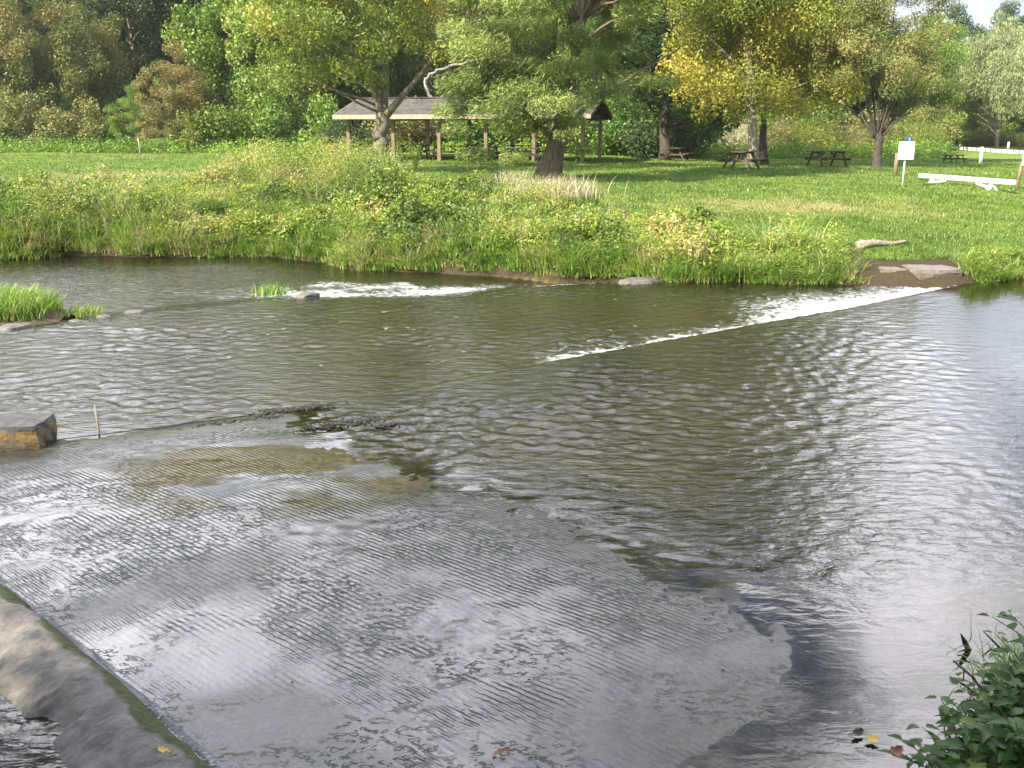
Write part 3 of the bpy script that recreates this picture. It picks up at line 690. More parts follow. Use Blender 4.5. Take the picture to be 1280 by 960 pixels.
for px, Y, top, wm, lf, lab in [
    (40, 76, 120, 6, 'brown', 'brownish shrub under the trees at the far left'),
    (125, 77, 128, 5, 'olive', 'grey olive shrub at the foot of the feathery tree'),
    (300, 74, 118, 6, 'bright', 'bright green shrub at the wood edge right of the rusty tree'),
    (372, 74, 100, 6.5, 'bright', 'bright green leafy shrub left of the shelter'),
    (255, 73, 140, 4.5, 'ygreen', 'yellow-green low shrub in front of the rusty tree'),
    (430, 72, 150, 4, 'dark', 'dark shrub in shade at the left end of the shelter'),
    (520, 76, 128, 8, 'brown', 'brownish shrub seen under the shelter roof on the left'),
    (620, 76, 130, 8, 'green', 'green shrub seen under the shelter roof in the middle'),
    (700, 74, 132, 7, 'ygreen', 'yellow-green shrub seen behind the cedar trunk'),
    (790, 72, 112, 7.5, 'green', 'wide green shrub right of the shelter'),
    (812, 67, 140, 5.2, 'dark', 'dark low shrub under the dense evergreen right of the shelter'),
    (850, 70, 108, 6, 'green', 'green shrub behind the smallest left picnic table'),
    (990, 84, 112, 8, 'green', 'dark green shrub behind the middle lawn picnic table'),
    (1055, 82, 125, 7, 'olive', 'olive shrub beside the fan-shaped lawn tree'),
    (1130, 90, 140, 8, 'olive', 'olive shrub behind the white sign')]:
    bgtree('shrub', px, Y, top, wm, lf, lab, 'shrub', 'shrubs along the wood edge')
for px, Y, top, wm, lf, lab in [
    (905, 76, 148, 5, 'straw', 'pale straw-coloured brush left of the light trunk'),
    (965, 78, 142, 6, 'olive', 'pale olive brush right of the light trunk'),
    (1020, 77, 150, 6, 'ygreen', 'yellow-green brush above the middle lawn picnic table'),
    (1075, 76, 158, 4, 'brown', 'reddish brown brush beside the fan-shaped tree trunk'),
    (1140, 80, 150, 5, 'ygreen', 'light green brush right of the white sign'),
    (1205, 116, 164, 9, 'olive', 'dull green brush behind the white guard rail'),
    (1270, 116, 166, 9, 'ygreen', 'yellow-green brush behind the guard rail under the silvery willow')]:
    bgtree('brush', px, Y, top, wm, lf, lab, 'brush', 'brush in the meadow beyond the lawn')

def hero(name, label, base, stems, env, n, size, aspect, leaf, bark, seed, kind='broad', m=110, shell=.3, low=-1., crad=.17, limbs=60, flat=.7, extra=None, lr=.10, root_flare=.45, spread=1.0, leafmask=None):
    rng = np.random.default_rng(seed); base = np.array(base)
    root = thing(name, base, label, 'tree', 'trees standing on the lawn')
    c, rx, ry, rz = env; c = np.array(c)-base
    C, rad, tn = clumps(c, rx, ry, rz, m, rng, shell, low, crad, seed)
    if extra is not None:
        E = np.array([e_[0] for e_ in extra])-base; er_ = np.array([e_[1] for e_ in extra])
        C = np.vstack([C, E]); rad = np.concatenate([rad, er_]); tn = np.concatenate([tn, rng.uniform(.2, 1, len(E))])
    if leafmask is not None:
        k_ = leafmask(C+base); C, rad, tn = C[k_], rad[k_], tn[k_]
    V, F, tone = make_leaves(C, rad, tn, n, size, aspect, rng, np.array([c[0]*.5, c[1]*.5, c[2]-rz*.3]), kind, flat, spread)
    mk('crown', V, F, L[leaf], root, fattrs={'tone': tone})
    mb = MB(); SP = []; SR = []
    for pl, r0, r1 in stems:
        pl = np.array(pl)-base; q = np.linspace(0, 1, 16); d = np.concatenate([[0], np.cumsum(np.linalg.norm(np.diff(pl, axis=0), axis=1))]); d /= d[-1]
        pp = np.stack([np.interp(q, d, pl[:, j]) for j in range(3)], 1)
        pp[1:-1] = (pp[:-2]+2*pp[1:-1]+pp[2:])/4; pp[2:-1] += rng.normal(size=(13, 3))*r0*.12
        rr = r0+(r1-r0)*q**.55
        if abs(pp[0, 2]) < .7: rr = rr*(1+root_flare*np.exp(-q*12))
        mb.tube(pp, rr, 12); SP.append(pp); SR.append(rr)
    SPa = np.vstack(SP); SRa = np.concatenate(SR)
    for j in rng.permutation(len(C))[:limbs]:
        t_ = C[j]; dd = np.linalg.norm(SPa-t_, axis=1) + 6*np.maximum(0, SPa[:, 2]-(t_[2]-.25*np.hypot(t_[0]-SPa[:, 0], t_[1]-SPa[:, 1]))) + 50*(SPa[:, 2] < 2.0)
        i_ = int(np.argmin(dd)); limb_mesh(mb, SPa[i_], t_, min(lr, SRa[i_]*.6), rng, .10, 8, .012)
    mb.build('trunk', bark, root, True)
    return root

# red cedar leaning over the bank in front of the shelter
b = onground(683, 226); Yc = b[1]; b[2] -= .1
stems = [([b, at(690, 195, Yc), at(702, 165, Yc), at(716, 120, Yc+.3), at(722, 60, Yc+.4), at(730, -20, Yc+.4), at(735, -200, Yc+.4), at(735, -330, Yc)], .42, .04),
         ([at(698, 176, Yc), at(735, 130, Yc+.8), at(790, 95, Yc+1.2), at(850, 60, Yc+2)], .16, .03),
         ([at(695, 178, Yc), at(660, 140, Yc-.6), at(610, 125, Yc-1.0), at(565, 140, Yc-1.4)], .15, .03)]
ex = []
rngx = np.random.default_rng(77)
for px, py, r in [(565, 140, .7), (590, 120, .9), (620, 135, .9), (650, 115, 1.0), (640, 155, .7), (570, 165, .5), (660, 150, .8), (690, 130, .8), (575, 105, .8), (610, 95, .9), (640, 85, 1.0), (715, 150, .5), (735, 130, .6), (600, 60, 1.0), (650, 40, 1.1), (700, 90, .9), (580, 40, .9), (705, 168, .35)]:
    ex.append((at(px, py, Yc-1.3+rngx.uniform(-1.2, 1.2)), r))
hero('cedar_tree', 'broad shaggy cedar with leaning dark trunk on the bank top before the shelter', b, stems,
     (at(722, -70, Yc+.3), 5.0, 4.6, 7.6), 150000, .21, .15, 'needle', BARKR, 21, 'spray', m=115, crad=.14, flat=.42, extra=ex, limbs=95, lr=.09, shell=.3,
     leafmask=lambda C: ~((C[:, 2] < 4.4) & (C[:, 0] > 2.6)))
# forked tree left
b = at(476, 196, 44.0); b[2] = gz(b[0], 44)-.1; Yf = 44.0
stems = [([b, at(477, 172, Yf), at(479, 143, Yf)], .36, .30),
         ([at(478, 150, Yf), at(470, 118, Yf), at(452, 70, Yf), at(430, 0, Yf), at(415, -110, Yf)], .22, .03),
         ([at(479, 146, Yf), at(482, 110, Yf+.4), at(484, 50, Yf+.8), at(478, -40, Yf+1), at(480, -230, Yf+1)], .20, .03),
         ([at(481, 146, Yf), at(505, 118, Yf-.2), at(530, 88, Yf-.4), at(560, 55, Yf-.6), at(600, -10, Yf-.6)], .20, .03)]
ex = [(at(px, py, Yf+rngx.uniform(-2, 2)), r) for px, py, r in [(400, 95, .7), (440, 85, .8), (470, 100, .5), (350, 70, .9), (520, 45, .9), (550, 65, .6), (500, 20, .9), (380, 40, 1.0), (430, 30, 1), (340, 20, 1), (470, 60, .8), (530, 10, 1)]]
hero('forked_tree', 'tree with forked grey trunk and thin yellowing leaves before the left half of the shelter', b, stems,
     (at(455, -95, Yf), 5.2, 4.6, 6.2), 60000, .14, .55, 'ygreen', BARK, 22, m=95, crad=.17, limbs=70, extra=ex, shell=.25, lr=.06)
# tall yellow tree right
b = onground(941, 208); b[2] -= .1; Yt = b[1]
stems = [([b, at(942, 160, Yt), at(940, 110, Yt), at(934, 50, Yt), at(930, -30, Yt), at(928, -200, Yt), at(930, -370, Yt)], .27, .04),
         ([at(940, 112, Yt), at(915, 75, Yt-.5), at(885, 45, Yt-.8), at(850, 20, Yt-1)], .10, .02),
         ([at(938, 90, Yt), at(970, 60, Yt+.5), at(1005, 40, Yt+.8), at(1040, 50, Yt+.8)], .10, .02)]
ex = [(at(px, py, Yt+rngx.uniform(-2, 2)), r) for px, py, r in [(865, 110, .8), (900, 120, .7), (930, 128, .6), (975, 120, .8), (1010, 110, .8), (1040, 95, .8), (860, 60, 1), (1050, 60, .9), (985, 80, 1), (905, 80, 1), (1000, 135, .5), (880, 140, .5), (1062, 110, .7), (950, 60, 1), (1020, 30, 1), (870, 20, 1), (850, 90, .9), (890, 90, 1), (925, 105, .9), (960, 105, .9), (995, 105, 1), (1025, 85, 1), (1060, 85, .9), (900, 40, 1.1), (940, 20, 1.1), (980, 30, 1.1), (1045, 25, 1), (1010, 60, 1.1), (960, 140, .5), (1030, 125, .6), (915, 145, .4)]]
ex = [(c_, r_*1.25) for c_, r_ in ex]
hero('tall_yellow_tree', 'tall golden-leaved tree with straight pale trunk beside a picnic table', b, stems,
     (at(945, -140, Yt+.3), 4.9, 4.6, 9.4), 130000, .15, .6, 'yellow', BARKL, 23, m=150, crad=.2, limbs=80, extra=ex, shell=.3, lr=.05, root_flare=.3)
b = onground(954, 206); b[2] -= .1; Yd = b[1]+.7
stems = [([b, at(953, 165, Yd), at(955, 148, Yd), at(965, 110, Yd), at(985, 40, Yd), at(1000, -80, Yd)], .26, .03), ([at(955, 150, Yd), at(945, 120, Yd+.5), at(920, 40, Yd+1), at(915, -60, Yd+1)], .14, .03)]
hero('dark_trunk_tree', 'dark-trunked green tree standing right behind the pale trunk', b, stems,
     (at(965, 10, Yd+2), 4.2, 3.6, 4.6), 26000, .17, .6, 'green', BARKD, 24, m=70, crad=.2, limbs=40, shell=.3)
# fan-shaped tree
b = onground(1096, 211); b[2] -= .1; Yn = b[1]
stems = [([b, at(1097, 185, Yn), at(1098, 166, Yn)], .25, .2)]
for px, py, dY in [(1050, 70, -.5), (1068, 30, .5), (1085, 0, 1), (1100, -10, -1), (1118, 10, .6), (1140, 40, 0), (1160, 80, .8), (1165, 120, -.5), (1040, 110, .3), (1075, 60, -1.2), (1125, 60, -1.3)]:
    stems.append(([at(1097+(px-1100)*.05, 172, Yn), at(1098+(px-1100)*.35, 145+(py-60)*.1, Yn+dY*.3), at(px, py, Yn+dY)], .085, .015))
hero('fan_shaped_tree', 'lawn tree with many branches fanning from a short trunk and olive-bronze leaves', b, stems,
     (at(1092, 66, Yn), 3.1, 3.0, 3.6), 42000, .12, .5, 'olive', BARKD, 25, m=110, crad=.17, limbs=60, shell=.3, low=-.75, lr=.03)
# trees on the near bank behind the photographer that shade the ford
for i, (x, y, lab) in enumerate([(-9.5, -5.0, 'nearest shade tree on the near bank left of the photographer'), (-14.5, -6.5, 'shade tree on the near bank farthest left behind the photographer'), (-5.5, -8.5, 'shade tree on the near bank straight behind the photographer'), (-1.0, -7.0, 'shade tree on the near bank just right of straight behind'), (-5.8, -3.2, 'smaller shade tree on the near bank at the left hand of the photographer')]):
    place(PR['round'][0], PR['round'][1], (x, y, gz(x, y)-.1), .78, .95, i*1.7, 'green', lab, 'tree', 'shade trees on the near bank')

# dead white limbs fallen over behind the shelter
mb = MB(); rngd = np.random.default_rng(9)
for pl, r in [([(549, 195), (549, 150), (540, 124), (530, 102), (541, 91), (556, 84), (578, 79), (612, 71), (640, 77), (663, 90)], .13)]:
    pts = np.array([at(a_, b_, 69) for a_, b_ in pl]); q = np.linspace(0, 1, 40); d = np.linspace(0, 1, len(pts)); pp = np.stack([np.interp(q, d, pts[:, j]) for j in range(3)], 1); pp[1:-1] = (pp[:-2]+pp[1:-1]*2+pp[2:])/4+rngd.normal(size=(38, 3))*.05
    mb.tube(pp, np.linspace(r, r*.45, 40), 8)
tag(mb.build('dead_tree', BARKW, None, True), 'bleached dead tree limb arching over the shelter roof', 'dead tree')

# ------------------------------------------------------------------ picnic shelter
fr = onground(728, 204); YAW = R(-13.5)
ex_ = np.array([math.cos(YAW), math.sin(YAW), 0]); ey_ = np.array([-math.sin(YAW), math.cos(YAW), 0]); ez_ = np.array([0, 0, 1.])
fr[2] = gz(fr[0], fr[1])
# length so that the left front post stands at px 437
best = min(np.linspace(8, 22, 400), key=lambda q: abs((lambda p: 640+1250*p[0]/(p[1]*cp+(CAMZ-p[2])*sp_))(fr-ex_*q) - 437))
LEN = best; DEP = 6.2
sh = thing('picnic_shelter', fr-ex_*LEN, 'open picnic shelter with grey shingled roof and pale fascia boards', 'picnic shelter', rz=YAW)
EH = 2.34
def lp(x, y, z): return np.array([x, y, z])
for i in range(6):
    for y in (0, DEP):
        mb = MB(); x = LEN*i/5; mb.box((x, y, (EH+.1)/2-.1), (.20, .20, EH+.3)); mb.build('post', WOODP if y == 0 else WOODT2, sh, bev=.012)
for y in (0, DEP):
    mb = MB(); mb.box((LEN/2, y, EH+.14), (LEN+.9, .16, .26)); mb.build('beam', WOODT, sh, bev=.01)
for i in range(6):
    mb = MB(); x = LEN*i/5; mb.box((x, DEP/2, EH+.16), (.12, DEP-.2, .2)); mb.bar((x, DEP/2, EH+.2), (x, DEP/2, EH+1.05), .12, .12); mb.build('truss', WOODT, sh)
RH = .86; ov = .85; xo = .55
mb = MB(); pr = [(-ov, EH+.20), (DEP/2, EH+RH+.42), (DEP+ov, EH+.20)]
nx_ = 40; V = []; UV = []
rs = np.random.default_rng(4)
for x in np.linspace(-xo, LEN+xo, nx_):
    for yy, z_ in [(-ov, EH+.12), (-ov, EH+.22), (DEP*.15, None), (DEP/2, EH+RH+.36), (DEP*.85, None), (DEP+ov, EH+.22), (DEP+ov, EH+.12), (DEP/2, EH+RH+.24)]:
        if z_ is None:
            k_ = (yy+ov)/(DEP/2+ov) if yy < DEP/2 else (DEP+ov-yy)/(DEP/2+ov); z_ = EH+.22+(RH+.14)*k_
        V.append((x, yy, z_+rs.normal()*.012)); UV.append((x, yy*1.05))
V = np.array(V); i = np.arange(nx_-1)[:, None]*8; F = np.concatenate([np.stack([i[:, 0]+j, i[:, 0]+(j+1) % 8, i[:, 0]+8+(j+1) % 8, i[:, 0]+8+j], -1)[:, ::-1] for j in range(8)])
caps = []
for b0 in (0, (nx_-1)*8):
    caps += [[b0, b0+1, b0+2, b0+7], [b0+2, b0+3, b0+7, b0+7][:3]+[b0+7], [b0+3, b0+4, b0+7, b0+7][:3]+[b0+7], [b0+4, b0+5, b0+6, b0+7]]
F = np.concatenate([F, np.array([c for c in caps if len(set(c)) == 4])])
roof = mk('roof', V, F, SHINGLE, sh, uv=np.array(UV))
mb = MB(); mb.box((LEN/2, DEP/2, EH+RH+.40), (LEN+2*xo, .30, .07)); mb.build('ridge_cap', SHINGLE, roof)
for y, in ((-ov-.022,), (DEP+ov+.022,)):
    mb = MB(); mb.box((LEN/2, y, EH+.12), (LEN+2*xo, .04, .24)); mb.build('fascia', FASCIA, sh)
for x in (-xo-.022, LEN+xo+.022):
    mb = MB()
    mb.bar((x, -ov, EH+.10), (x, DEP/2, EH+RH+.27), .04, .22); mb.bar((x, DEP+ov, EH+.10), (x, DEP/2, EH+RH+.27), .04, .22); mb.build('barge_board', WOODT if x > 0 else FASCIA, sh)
def shelter_pt(x, y):
    p = fr-ex_*LEN+ex_*x+ey_*y; p[2] = gz(p[0], p[1]); return p
mb = MB(); mb.box((LEN/2, DEP/2, -.02), (LEN+.6, DEP+.6, .12)); 

# picnic tables
def make_table(mat):
    r = thing('picnic_table', (0, 0, 0), None, None)
    mb = MB()
    for j in range(5): mb.box((0, -.32+.16*j, .745), (1.9, .145, .045))
    mb.build('tabletop', mat, r, bev=.006)
    for y in (-.74, .74):
        mb = MB(); mb.box((0, y-.075, .44), (1.9, .14, .045)); mb.box((0, y+.075, .44), (1.9, .14, .045)); mb.build('bench', mat, r, bev=.006)
    for x in (-.68, .68):
        mb = MB()
        mb.bar((x, -.62, 0), (x, -.24, .72), .045, .10); mb.bar((x, .62, 0), (x, .24, .72), .045, .10)
        mb.bar((x+.046, -.84, .375), (x+.046, .84, .375), .045, .09); mb.bar((x+.046, -.36, .69), (x+.046, .36, .69), .045, .07)
        mb.bar((x-.046*np.sign(x), 0, .38), (x*.25, 0, .70), .045, .07)
        mb.build('leg', mat, r)
    return r, kids(r)
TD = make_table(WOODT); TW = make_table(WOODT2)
tables_first = {'d': True, 'w': True}
def table(which, p, rz, label, group, sc=1.0):
    r, ks = (TD if which == 'd' else TW)
    o = place(r, ks, p, sc, sc, rz, None, label, 'picnic table', group, tables_first[which]); tables_first[which] = False
    return o
GT = 'picnic tables on the lawn'
table('d', onground(926, 212), R(62), 'dark picnic table at the foot of the pale trunk', GT, 1.12)
table('d', onground(1033, 209), R(20), 'dark picnic table on the lawn left of the fan-shaped tree', GT, 1.1)
table('d', onground(845, 201), R(70), 'small far picnic table before the green shrub right of the shelter', GT, 1.0)
table('d', onground(1192, 204), R(15), 'faint far picnic table in grass below the white guard rail', GT, .64)
GS = 'picnic tables at the shelter'
table('w', onground(652, 206), YAW+R(4), 'weathered light picnic table just left of the cedar trunk', GS, 1.12)
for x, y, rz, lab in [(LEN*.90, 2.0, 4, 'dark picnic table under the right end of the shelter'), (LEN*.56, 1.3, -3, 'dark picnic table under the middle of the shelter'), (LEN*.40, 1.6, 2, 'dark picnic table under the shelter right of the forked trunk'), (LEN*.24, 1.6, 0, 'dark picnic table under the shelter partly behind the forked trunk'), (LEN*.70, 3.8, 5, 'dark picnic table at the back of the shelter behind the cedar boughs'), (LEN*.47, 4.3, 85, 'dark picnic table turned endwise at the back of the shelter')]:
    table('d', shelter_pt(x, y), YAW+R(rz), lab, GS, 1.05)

# ------------------------------------------------------------------ sign, barrier rail, guard rail, stakes
p = onground(1128, 234); sg = thing('notice_sign', p, 'white blank notice board with a small blue symbol on a grey post', 'sign')
mb = MB(); mb.tube([(0, 0, -.2), (0, 0, .8), (0, 0, 1.42)], .035, 10); mb.build('pole', METAL, sg, True)
mb = MB(); mb.box((0, -.06, 1.22), (.54, .035, .60)); mb.build('board', WHITE, sg, bev=.02)
mb = MB(); mb.box((.06, -.05, 1.595), (.19, .02, .14)); sym = mb.build('symbol_plate', BLUE, sg)
mb = MB(); mb.tube([(.075, -.064, 1.62), (.075, -.064, 1.645)], .016, 8); mb.bar((.07, -.064, 1.612), (.06, -.064, 1.57), .02, .008); mb.bar((.06, -.064, 1.57), (.10, -.064, 1.55), .016, .008); mb.build('symbol', WHITE, sym)
p = onground(1119, 219); mb = MB(); mb.tube([(0, 0, -.2), (0, 0, .4), (.01, 0, .95)], .09, 10)
o = mb.build('wood_post', WOODP, None, True); o.location = p; tag(o, 'short brown wooden post just behind the white sign', 'post')
a = onground(1171, 228.5); b = onground(1242, 239.5)
A = at(1150, 219.3, a[1]+.9); B = at(1268, 228.3, b[1]-.9)
mid = (A+B)/2; br = thing('barrier_rail', (mid[0], mid[1], gz(mid[0], mid[1])), 'long white painted barrier beam on low white trestles', 'barrier')
mo = np.array(br.location)
mb = MB(); mb.bar(A-mo, B-mo, .15, .16); mb.build('beam', WHITE, br, bev=.03)
for q in (.06, .335, .60, .93):
    c = A+(B-A)*q; d = nrm(B-A)*.014; mb = MB(); mb.bar(c-d-mo, c+d-mo, .158, .168); mb.build('joint_band', REDP, br)
dAB = nrm(B-A); nAB = np.array([-dAB[1], dAB[0], 0])
for q, sgn in ((.17, 1), (.80, -1)):
    c = A+(B-A)*q; g = gz(c[0], c[1])
    for s2 in (-1, 1):
        mb = MB(); mb.bar(np.array([c[0], c[1], c[2]-.10])-mo+nAB*s2*.03, np.array([c[0]+nAB[0]*s2*.2, c[1]+nAB[1]*s2*.2, g-.1])-mo, .10, .10); mb.build('leg', WHITE, br)
    mb = MB(); e2 = A+(B-A)*(q+sgn*.16); mb.bar(np.array([c[0], c[1], g+.02])-mo, e2-np.array([0, 0, .10])-mo, .07, .07); mb.build('brace', WHITE, br)
# right edge sign on leaning post
p = onground(1270, 237); sg2 = thing('leaning_sign', p, 'small blue and white sign on a leaning brown post at the right edge', 'sign')
dl = at(1278, 203, p[1])-p
mb = MB(); mb.tube([(0, 0, -.2), tuple(dl*.5), tuple(dl)], .06, 8); mb.build('pole', WOODP, sg2, True)
mb = MB(); mb.box(dl+np.array([.12, -.08, .12]), (.34, .03, .46)); f = mb.build('board', WHITE, sg2, bev=.02)
mb = MB(); mb.box(dl+np.array([.12, -.099, .20]), (.26, .008, .22)); mb.build('symbol_plate', BLUE, f)
# guard rail along the road
g = [at(1168, 188, 112), at(1200, 190.5, 100), at(1235, 193, 92), at(1280, 197, 82), at(1330, 202, 73)]
for q in g: q[2] = gz(q[0], q[1])+.20
gr = thing('guard_rail', g[0]*[1, 1, 0]+[0, 0, gz(*g[0][:2])], 'low white guard rail with dark posts along the far road', 'guard rail'); go = np.array(gr.location)
mb = MB()
for q0, q1 in zip(g[:-1], g[1:]): mb.bar(q0-go, q1-go, .08, .30)
mb.build('rail', WHITE, gr)
tot = 26
for i in range(tot):
    q = i/(tot-1)*(len(g)-1); k_ = min(int(q), len(g)-2); c = g[k_]+(g[k_+1]-g[k_])*(q-k_); z0 = gz(c[0], c[1])
    mb = MB(); mb.bar((c[0]-go[0], c[1]-.08-go[1], z0-.2-go[2]), (c[0]-go[0], c[1]-.08-go[1], z0+.42-go[2]), .17, .1); mb.build('post', WOODT, gr)
# road behind the rail
RP = [at(1100, 183, 125), *g, at(1420, 210, 64)]
V = []
for q in RP:
    for o_ in (.8, 2.6, 4.6): x, y = q[0]+o_*.45, q[1]+o_; V.append([x, y, gz(x, y)+.06])
V = np.array(V); i = np.arange(len(RP)-1)[:, None]*3+np.arange(2)[None]
m, nt = newmat('sandy_road'); n = noise(nt, 3, 5, .6); out(nt, principled(nt, ramp(nt, [(.3, (.34, .27, .17)), (.7, (.48, .40, .28))], n.outputs['Fac']).outputs[0], .95).outputs[0])
tag(mk('road', V, np.stack([i, i+1, i+4, i+3], -1).reshape(-1, 4), m), kind='structure')
def stake(name, px, py, h, r, mat, lab, cat, lean=0.0, p=None):
    p = onground(px, py) if p is None else p
    mb = MB(); mb.tube([(0, 0, -.25), (lean*.5, 0, h*.5), (lean, 0, h)], [r, r*.95, r*.8], 8); o = mb.build(name, mat, None, True); o.location = p
    return tag(o, lab, cat)
stake('wood_stake', 176, 194, 1.1, .05, STICK, 'thin bare wooden stake standing in the lawn at the left', 'stake', -.08)
stake('marker_post', 1225.5, 205, .95, .10, WHITE, 'pale marker post in front of the white guard rail', 'post')
stake('marker_post', 1199, 187, .6, .12, METAL, 'short pale post on the verge behind the guard rail', 'post', p=at(1199, 187, 112))
stake('marker_post', 1260, 187, .7, .12, METAL, 'short pale post beside the willow at the right edge', 'post', p=at(1260, 187, 96))
o = stake('thin_stick', 126, 547, .36, .011, STICK, 'thin upright stick poking from the water near the mossy block', 'stick', -.03, p=onz(126, 548, -.06))
p = at(412, 181, 60); mb = MB(); mb.box((0, 0, .32), (.85, .6, .9)); mb.box((0, 0, .80), (.95, .7, .09)); o = mb.build('brick_grill', BRICK, None, bev=.02); o.location = (p[0], p[1], gz(p[0], p[1])); tag(o, 'red brick grill at the left end of the shelter', 'grill')

# ------------------------------------------------------------------ rocks, log
def rock(name, size, mat, seed, label, cat, loc, rz=0, flat=False, moss=None, group=None):
    bm = bmesh.new(); bmesh.ops.create_cube(bm, size=1.0)
    bmesh.ops.subdivide_edges(bm, edges=bm.edges[:], cuts=9, use_grid_fill=True)
    co = np.array([v.co[:] for v in bm.verts]); r = np.linalg.norm(co, axis=1, keepdims=True)
    k_ = .25 if flat else .6
    co = co*(1-k_) + nrm(co)*.58*k_
    n_ = np.column_stack([fbm(co[:, 0]*3+seed, co[:, 1]*3+co[:, 2]*2.3, 4, seed+i) for i in range(3)])-.5
    co = (co + n_*(.10 if flat else .22))*np.array(size)
    for v, c in zip(bm.verts, co): v.co = c
    me = bpy.data.meshes.new(name); bm.to_mesh(me); bm.free()
    mo_ = np.zeros(len(co)) if moss is None else moss(co)
    me.attributes.new('moss', 'FLOAT', 'POINT').data.foreach_set('value', mo_.astype(np.float32))
    me.materials.append(mat); me.polygons.foreach_set('use_smooth', np.full(len(me.polygons), not flat))
    o = bpy.data.objects.new(name, me); COL.objects.link(o); o.location = loc; o.rotation_euler = (0, 0, rz)
    return tag(o, label, cat, group)
p = onz(20, 566, 0)
rock('mossy_block', (.82, .55, .33), ROCKM, 4, 'dark concrete block with orange and green moss at the left edge of the ford', 'block', (p[0]-.22, p[1]+.28, .09), .12, True, moss=lambda c: np.where(c[:, 2] < .11, .49, .03))
p = onground(1165, 345)
rock('bank_stone', (.95, .9, .24), SLABR, 7, 'flat brown stone slab overhanging the end of the weir', 'rock', (p[0]+.1, p[1]+.35, .14), .1, True)
p = onground(1120, 343)
rock('bank_stone', (.55, .5, .2), SLABR, 8, 'smaller brown stone left of the slab at the end of the weir', 'rock', (p[0]+.05, p[1]+.35, .12), -.2, True)
rf = [(168, 392, .35, 'dark stone in the riffle nearest the grassy islet'), (385, 371, .45, 'grey wet stone parting the white riffle'), (130, 398, .3, 'small stone between the islet and the riffle'), (795, 356, .7, 'flat brown stone awash near the far bank'), (20, 412, .5, 'brown stone under the islet edge'), (95, 403, .25, 'small brown stone beside the islet grass'), (815, 352, .5, 'brown stone awash closest to the far bank')]
for i, (px, py, s, lab) in enumerate(rf):
    p = onz(px, py, -.12); rock('stream_stone', (s, s*.7, s*.4), STONE, 20+i, lab, 'stone', (p[0], p[1], -.13), i*1.1, moss=lambda c: np.full(len(c), .1), group='stones in the stream')
p = onground(464, 297); rock('bank_stone', (.7, .4, .25), SLABR, 31, 'pale stone half buried in the weeds of the bank', 'rock', p, .3)
# driftwood log
a = onground(1072, 313); b = onground(1134, 306)
lg = MB(); q = np.linspace(0, 1, 14)[:, None]; pts = a[None]*(1-q)+b[None]*q; pts[:, 2] = hgt(pts[:, 0], pts[:, 1])+.07+.03*np.sin(q[:, 0]*7)
lg.tube(pts, .10*(1-q[:, 0]*.72)*(1+.35*np.exp(-q[:, 0]*9)), 10)
lg.tube(np.array([pts[2], pts[2]+[-.02, .08, .05], pts[2]+[-.1, .16, .07]]), [.06, .045, .03], 7)
tag(lg.build('driftwood_log', BARKL, None, True), 'pale driftwood log lying on the grass above the weir', 'log')

# ------------------------------------------------------------------ grasses and weeds
def blades(P, h, w_, rng, lean=.6, segs=3, tone=None, dirs=None):
    n = len(P); th = rng.uniform(0, 2*math.pi, n)
    d = np.column_stack([np.cos(th), np.sin(th), np.zeros(n)])
    if dirs is not None: d = nrm(d+dirs)
    sd = np.column_stack([-d[:, 1], d[:, 0], np.zeros(n)])
    th2 = rng.uniform(0, 2*math.pi, n); sd = nrm(sd + .6*np.column_stack([np.cos(th2), np.sin(th2), np.zeros(n)]))
    le = lean*rng.uniform(.3, 1.2, n)
    rows = []
    for j in range(segs+1):
        q = j/segs
        c = P + d*(h*le*q**1.8)[:, None] + np.array([0, 0, 1.])*(h*(q-.42*le*q**2.4))[:, None]
        ww = (w_*(1-q**1.6)+.002)[:, None]/2
        rows += [c-sd*ww, c+sd*ww]
    V = np.stack(rows, 1).reshape(-1, 3); k_ = 2*(segs+1)
    b0 = np.arange(n)[:, None]*k_
    F = np.concatenate([np.stack([b0[:, 0]+2*j, b0[:, 0]+2*j+1, b0[:, 0]+2*j+3, b0[:, 0]+2*j+2], -1) for j in range(segs)])
    t_ = np.tile(tone, segs) if tone is not None else rng.uniform(0, 1, n*segs)
    return V, F, t_
def inframe(Pt, margin=130):
    dep = Pt[:, 1]*cp+(CAMZ-Pt[:, 2])*sp_; px = 640+1250*Pt[:, 0]/dep
    return (px > -margin) & (px < 1280+margin)
rng = np.random.default_rng(100)
# mown lawn
n = 900000
Yl = 1/rng.uniform(1/68, 1/21.5, n); Xl = rng.uniform(-.60, .60, n)*Yl
sl_ = Yl-shore(Xl); k_ = (sl_ > .8) & ~((np.abs(Xl-8.4) < 1.1) & (sl_ < 1.5))
dn = fbm(Xl*.9, Yl*.9, 3, 71)
dry_here = .8*sm(1-np.hypot((Xl-7.5)/6, (Yl-29)/3.0)) + .9*sm(1-np.hypot((Xl+15)/8, (Yl-43)/3.5)) + sm(1-np.hypot((Xl-17.6)/1.7, (Yl-32)/2.2))*1.6
k_ &= rng.uniform(0, 1, n) < np.clip(1.05-.5*dry_here-.55*sm((dn-.50)/.14), .15, 1)
keepn = np.where(k_)[0][:430000]
P = np.column_stack([Xl[keepn], Yl[keepn], hgt(Xl[keepn], Yl[keepn])-.005])
hh = rng.uniform(.035, .085, len(P))*(1+.7*(fbm(P[:, 0]*1.4, P[:, 1]*1.4, 3, 73) > .56))
tn = np.clip(.15+.75*fbm(P[:, 0]*.7, P[:, 1]*.7, 4, 72)+rng.normal(size=len(P))*.18-.1+.6*dry_here[keepn], 0, 1)
V, F, tt = blades(P, hh, np.clip(.0009*P[:, 1], .018, .05), rng, .8, 1, tn)
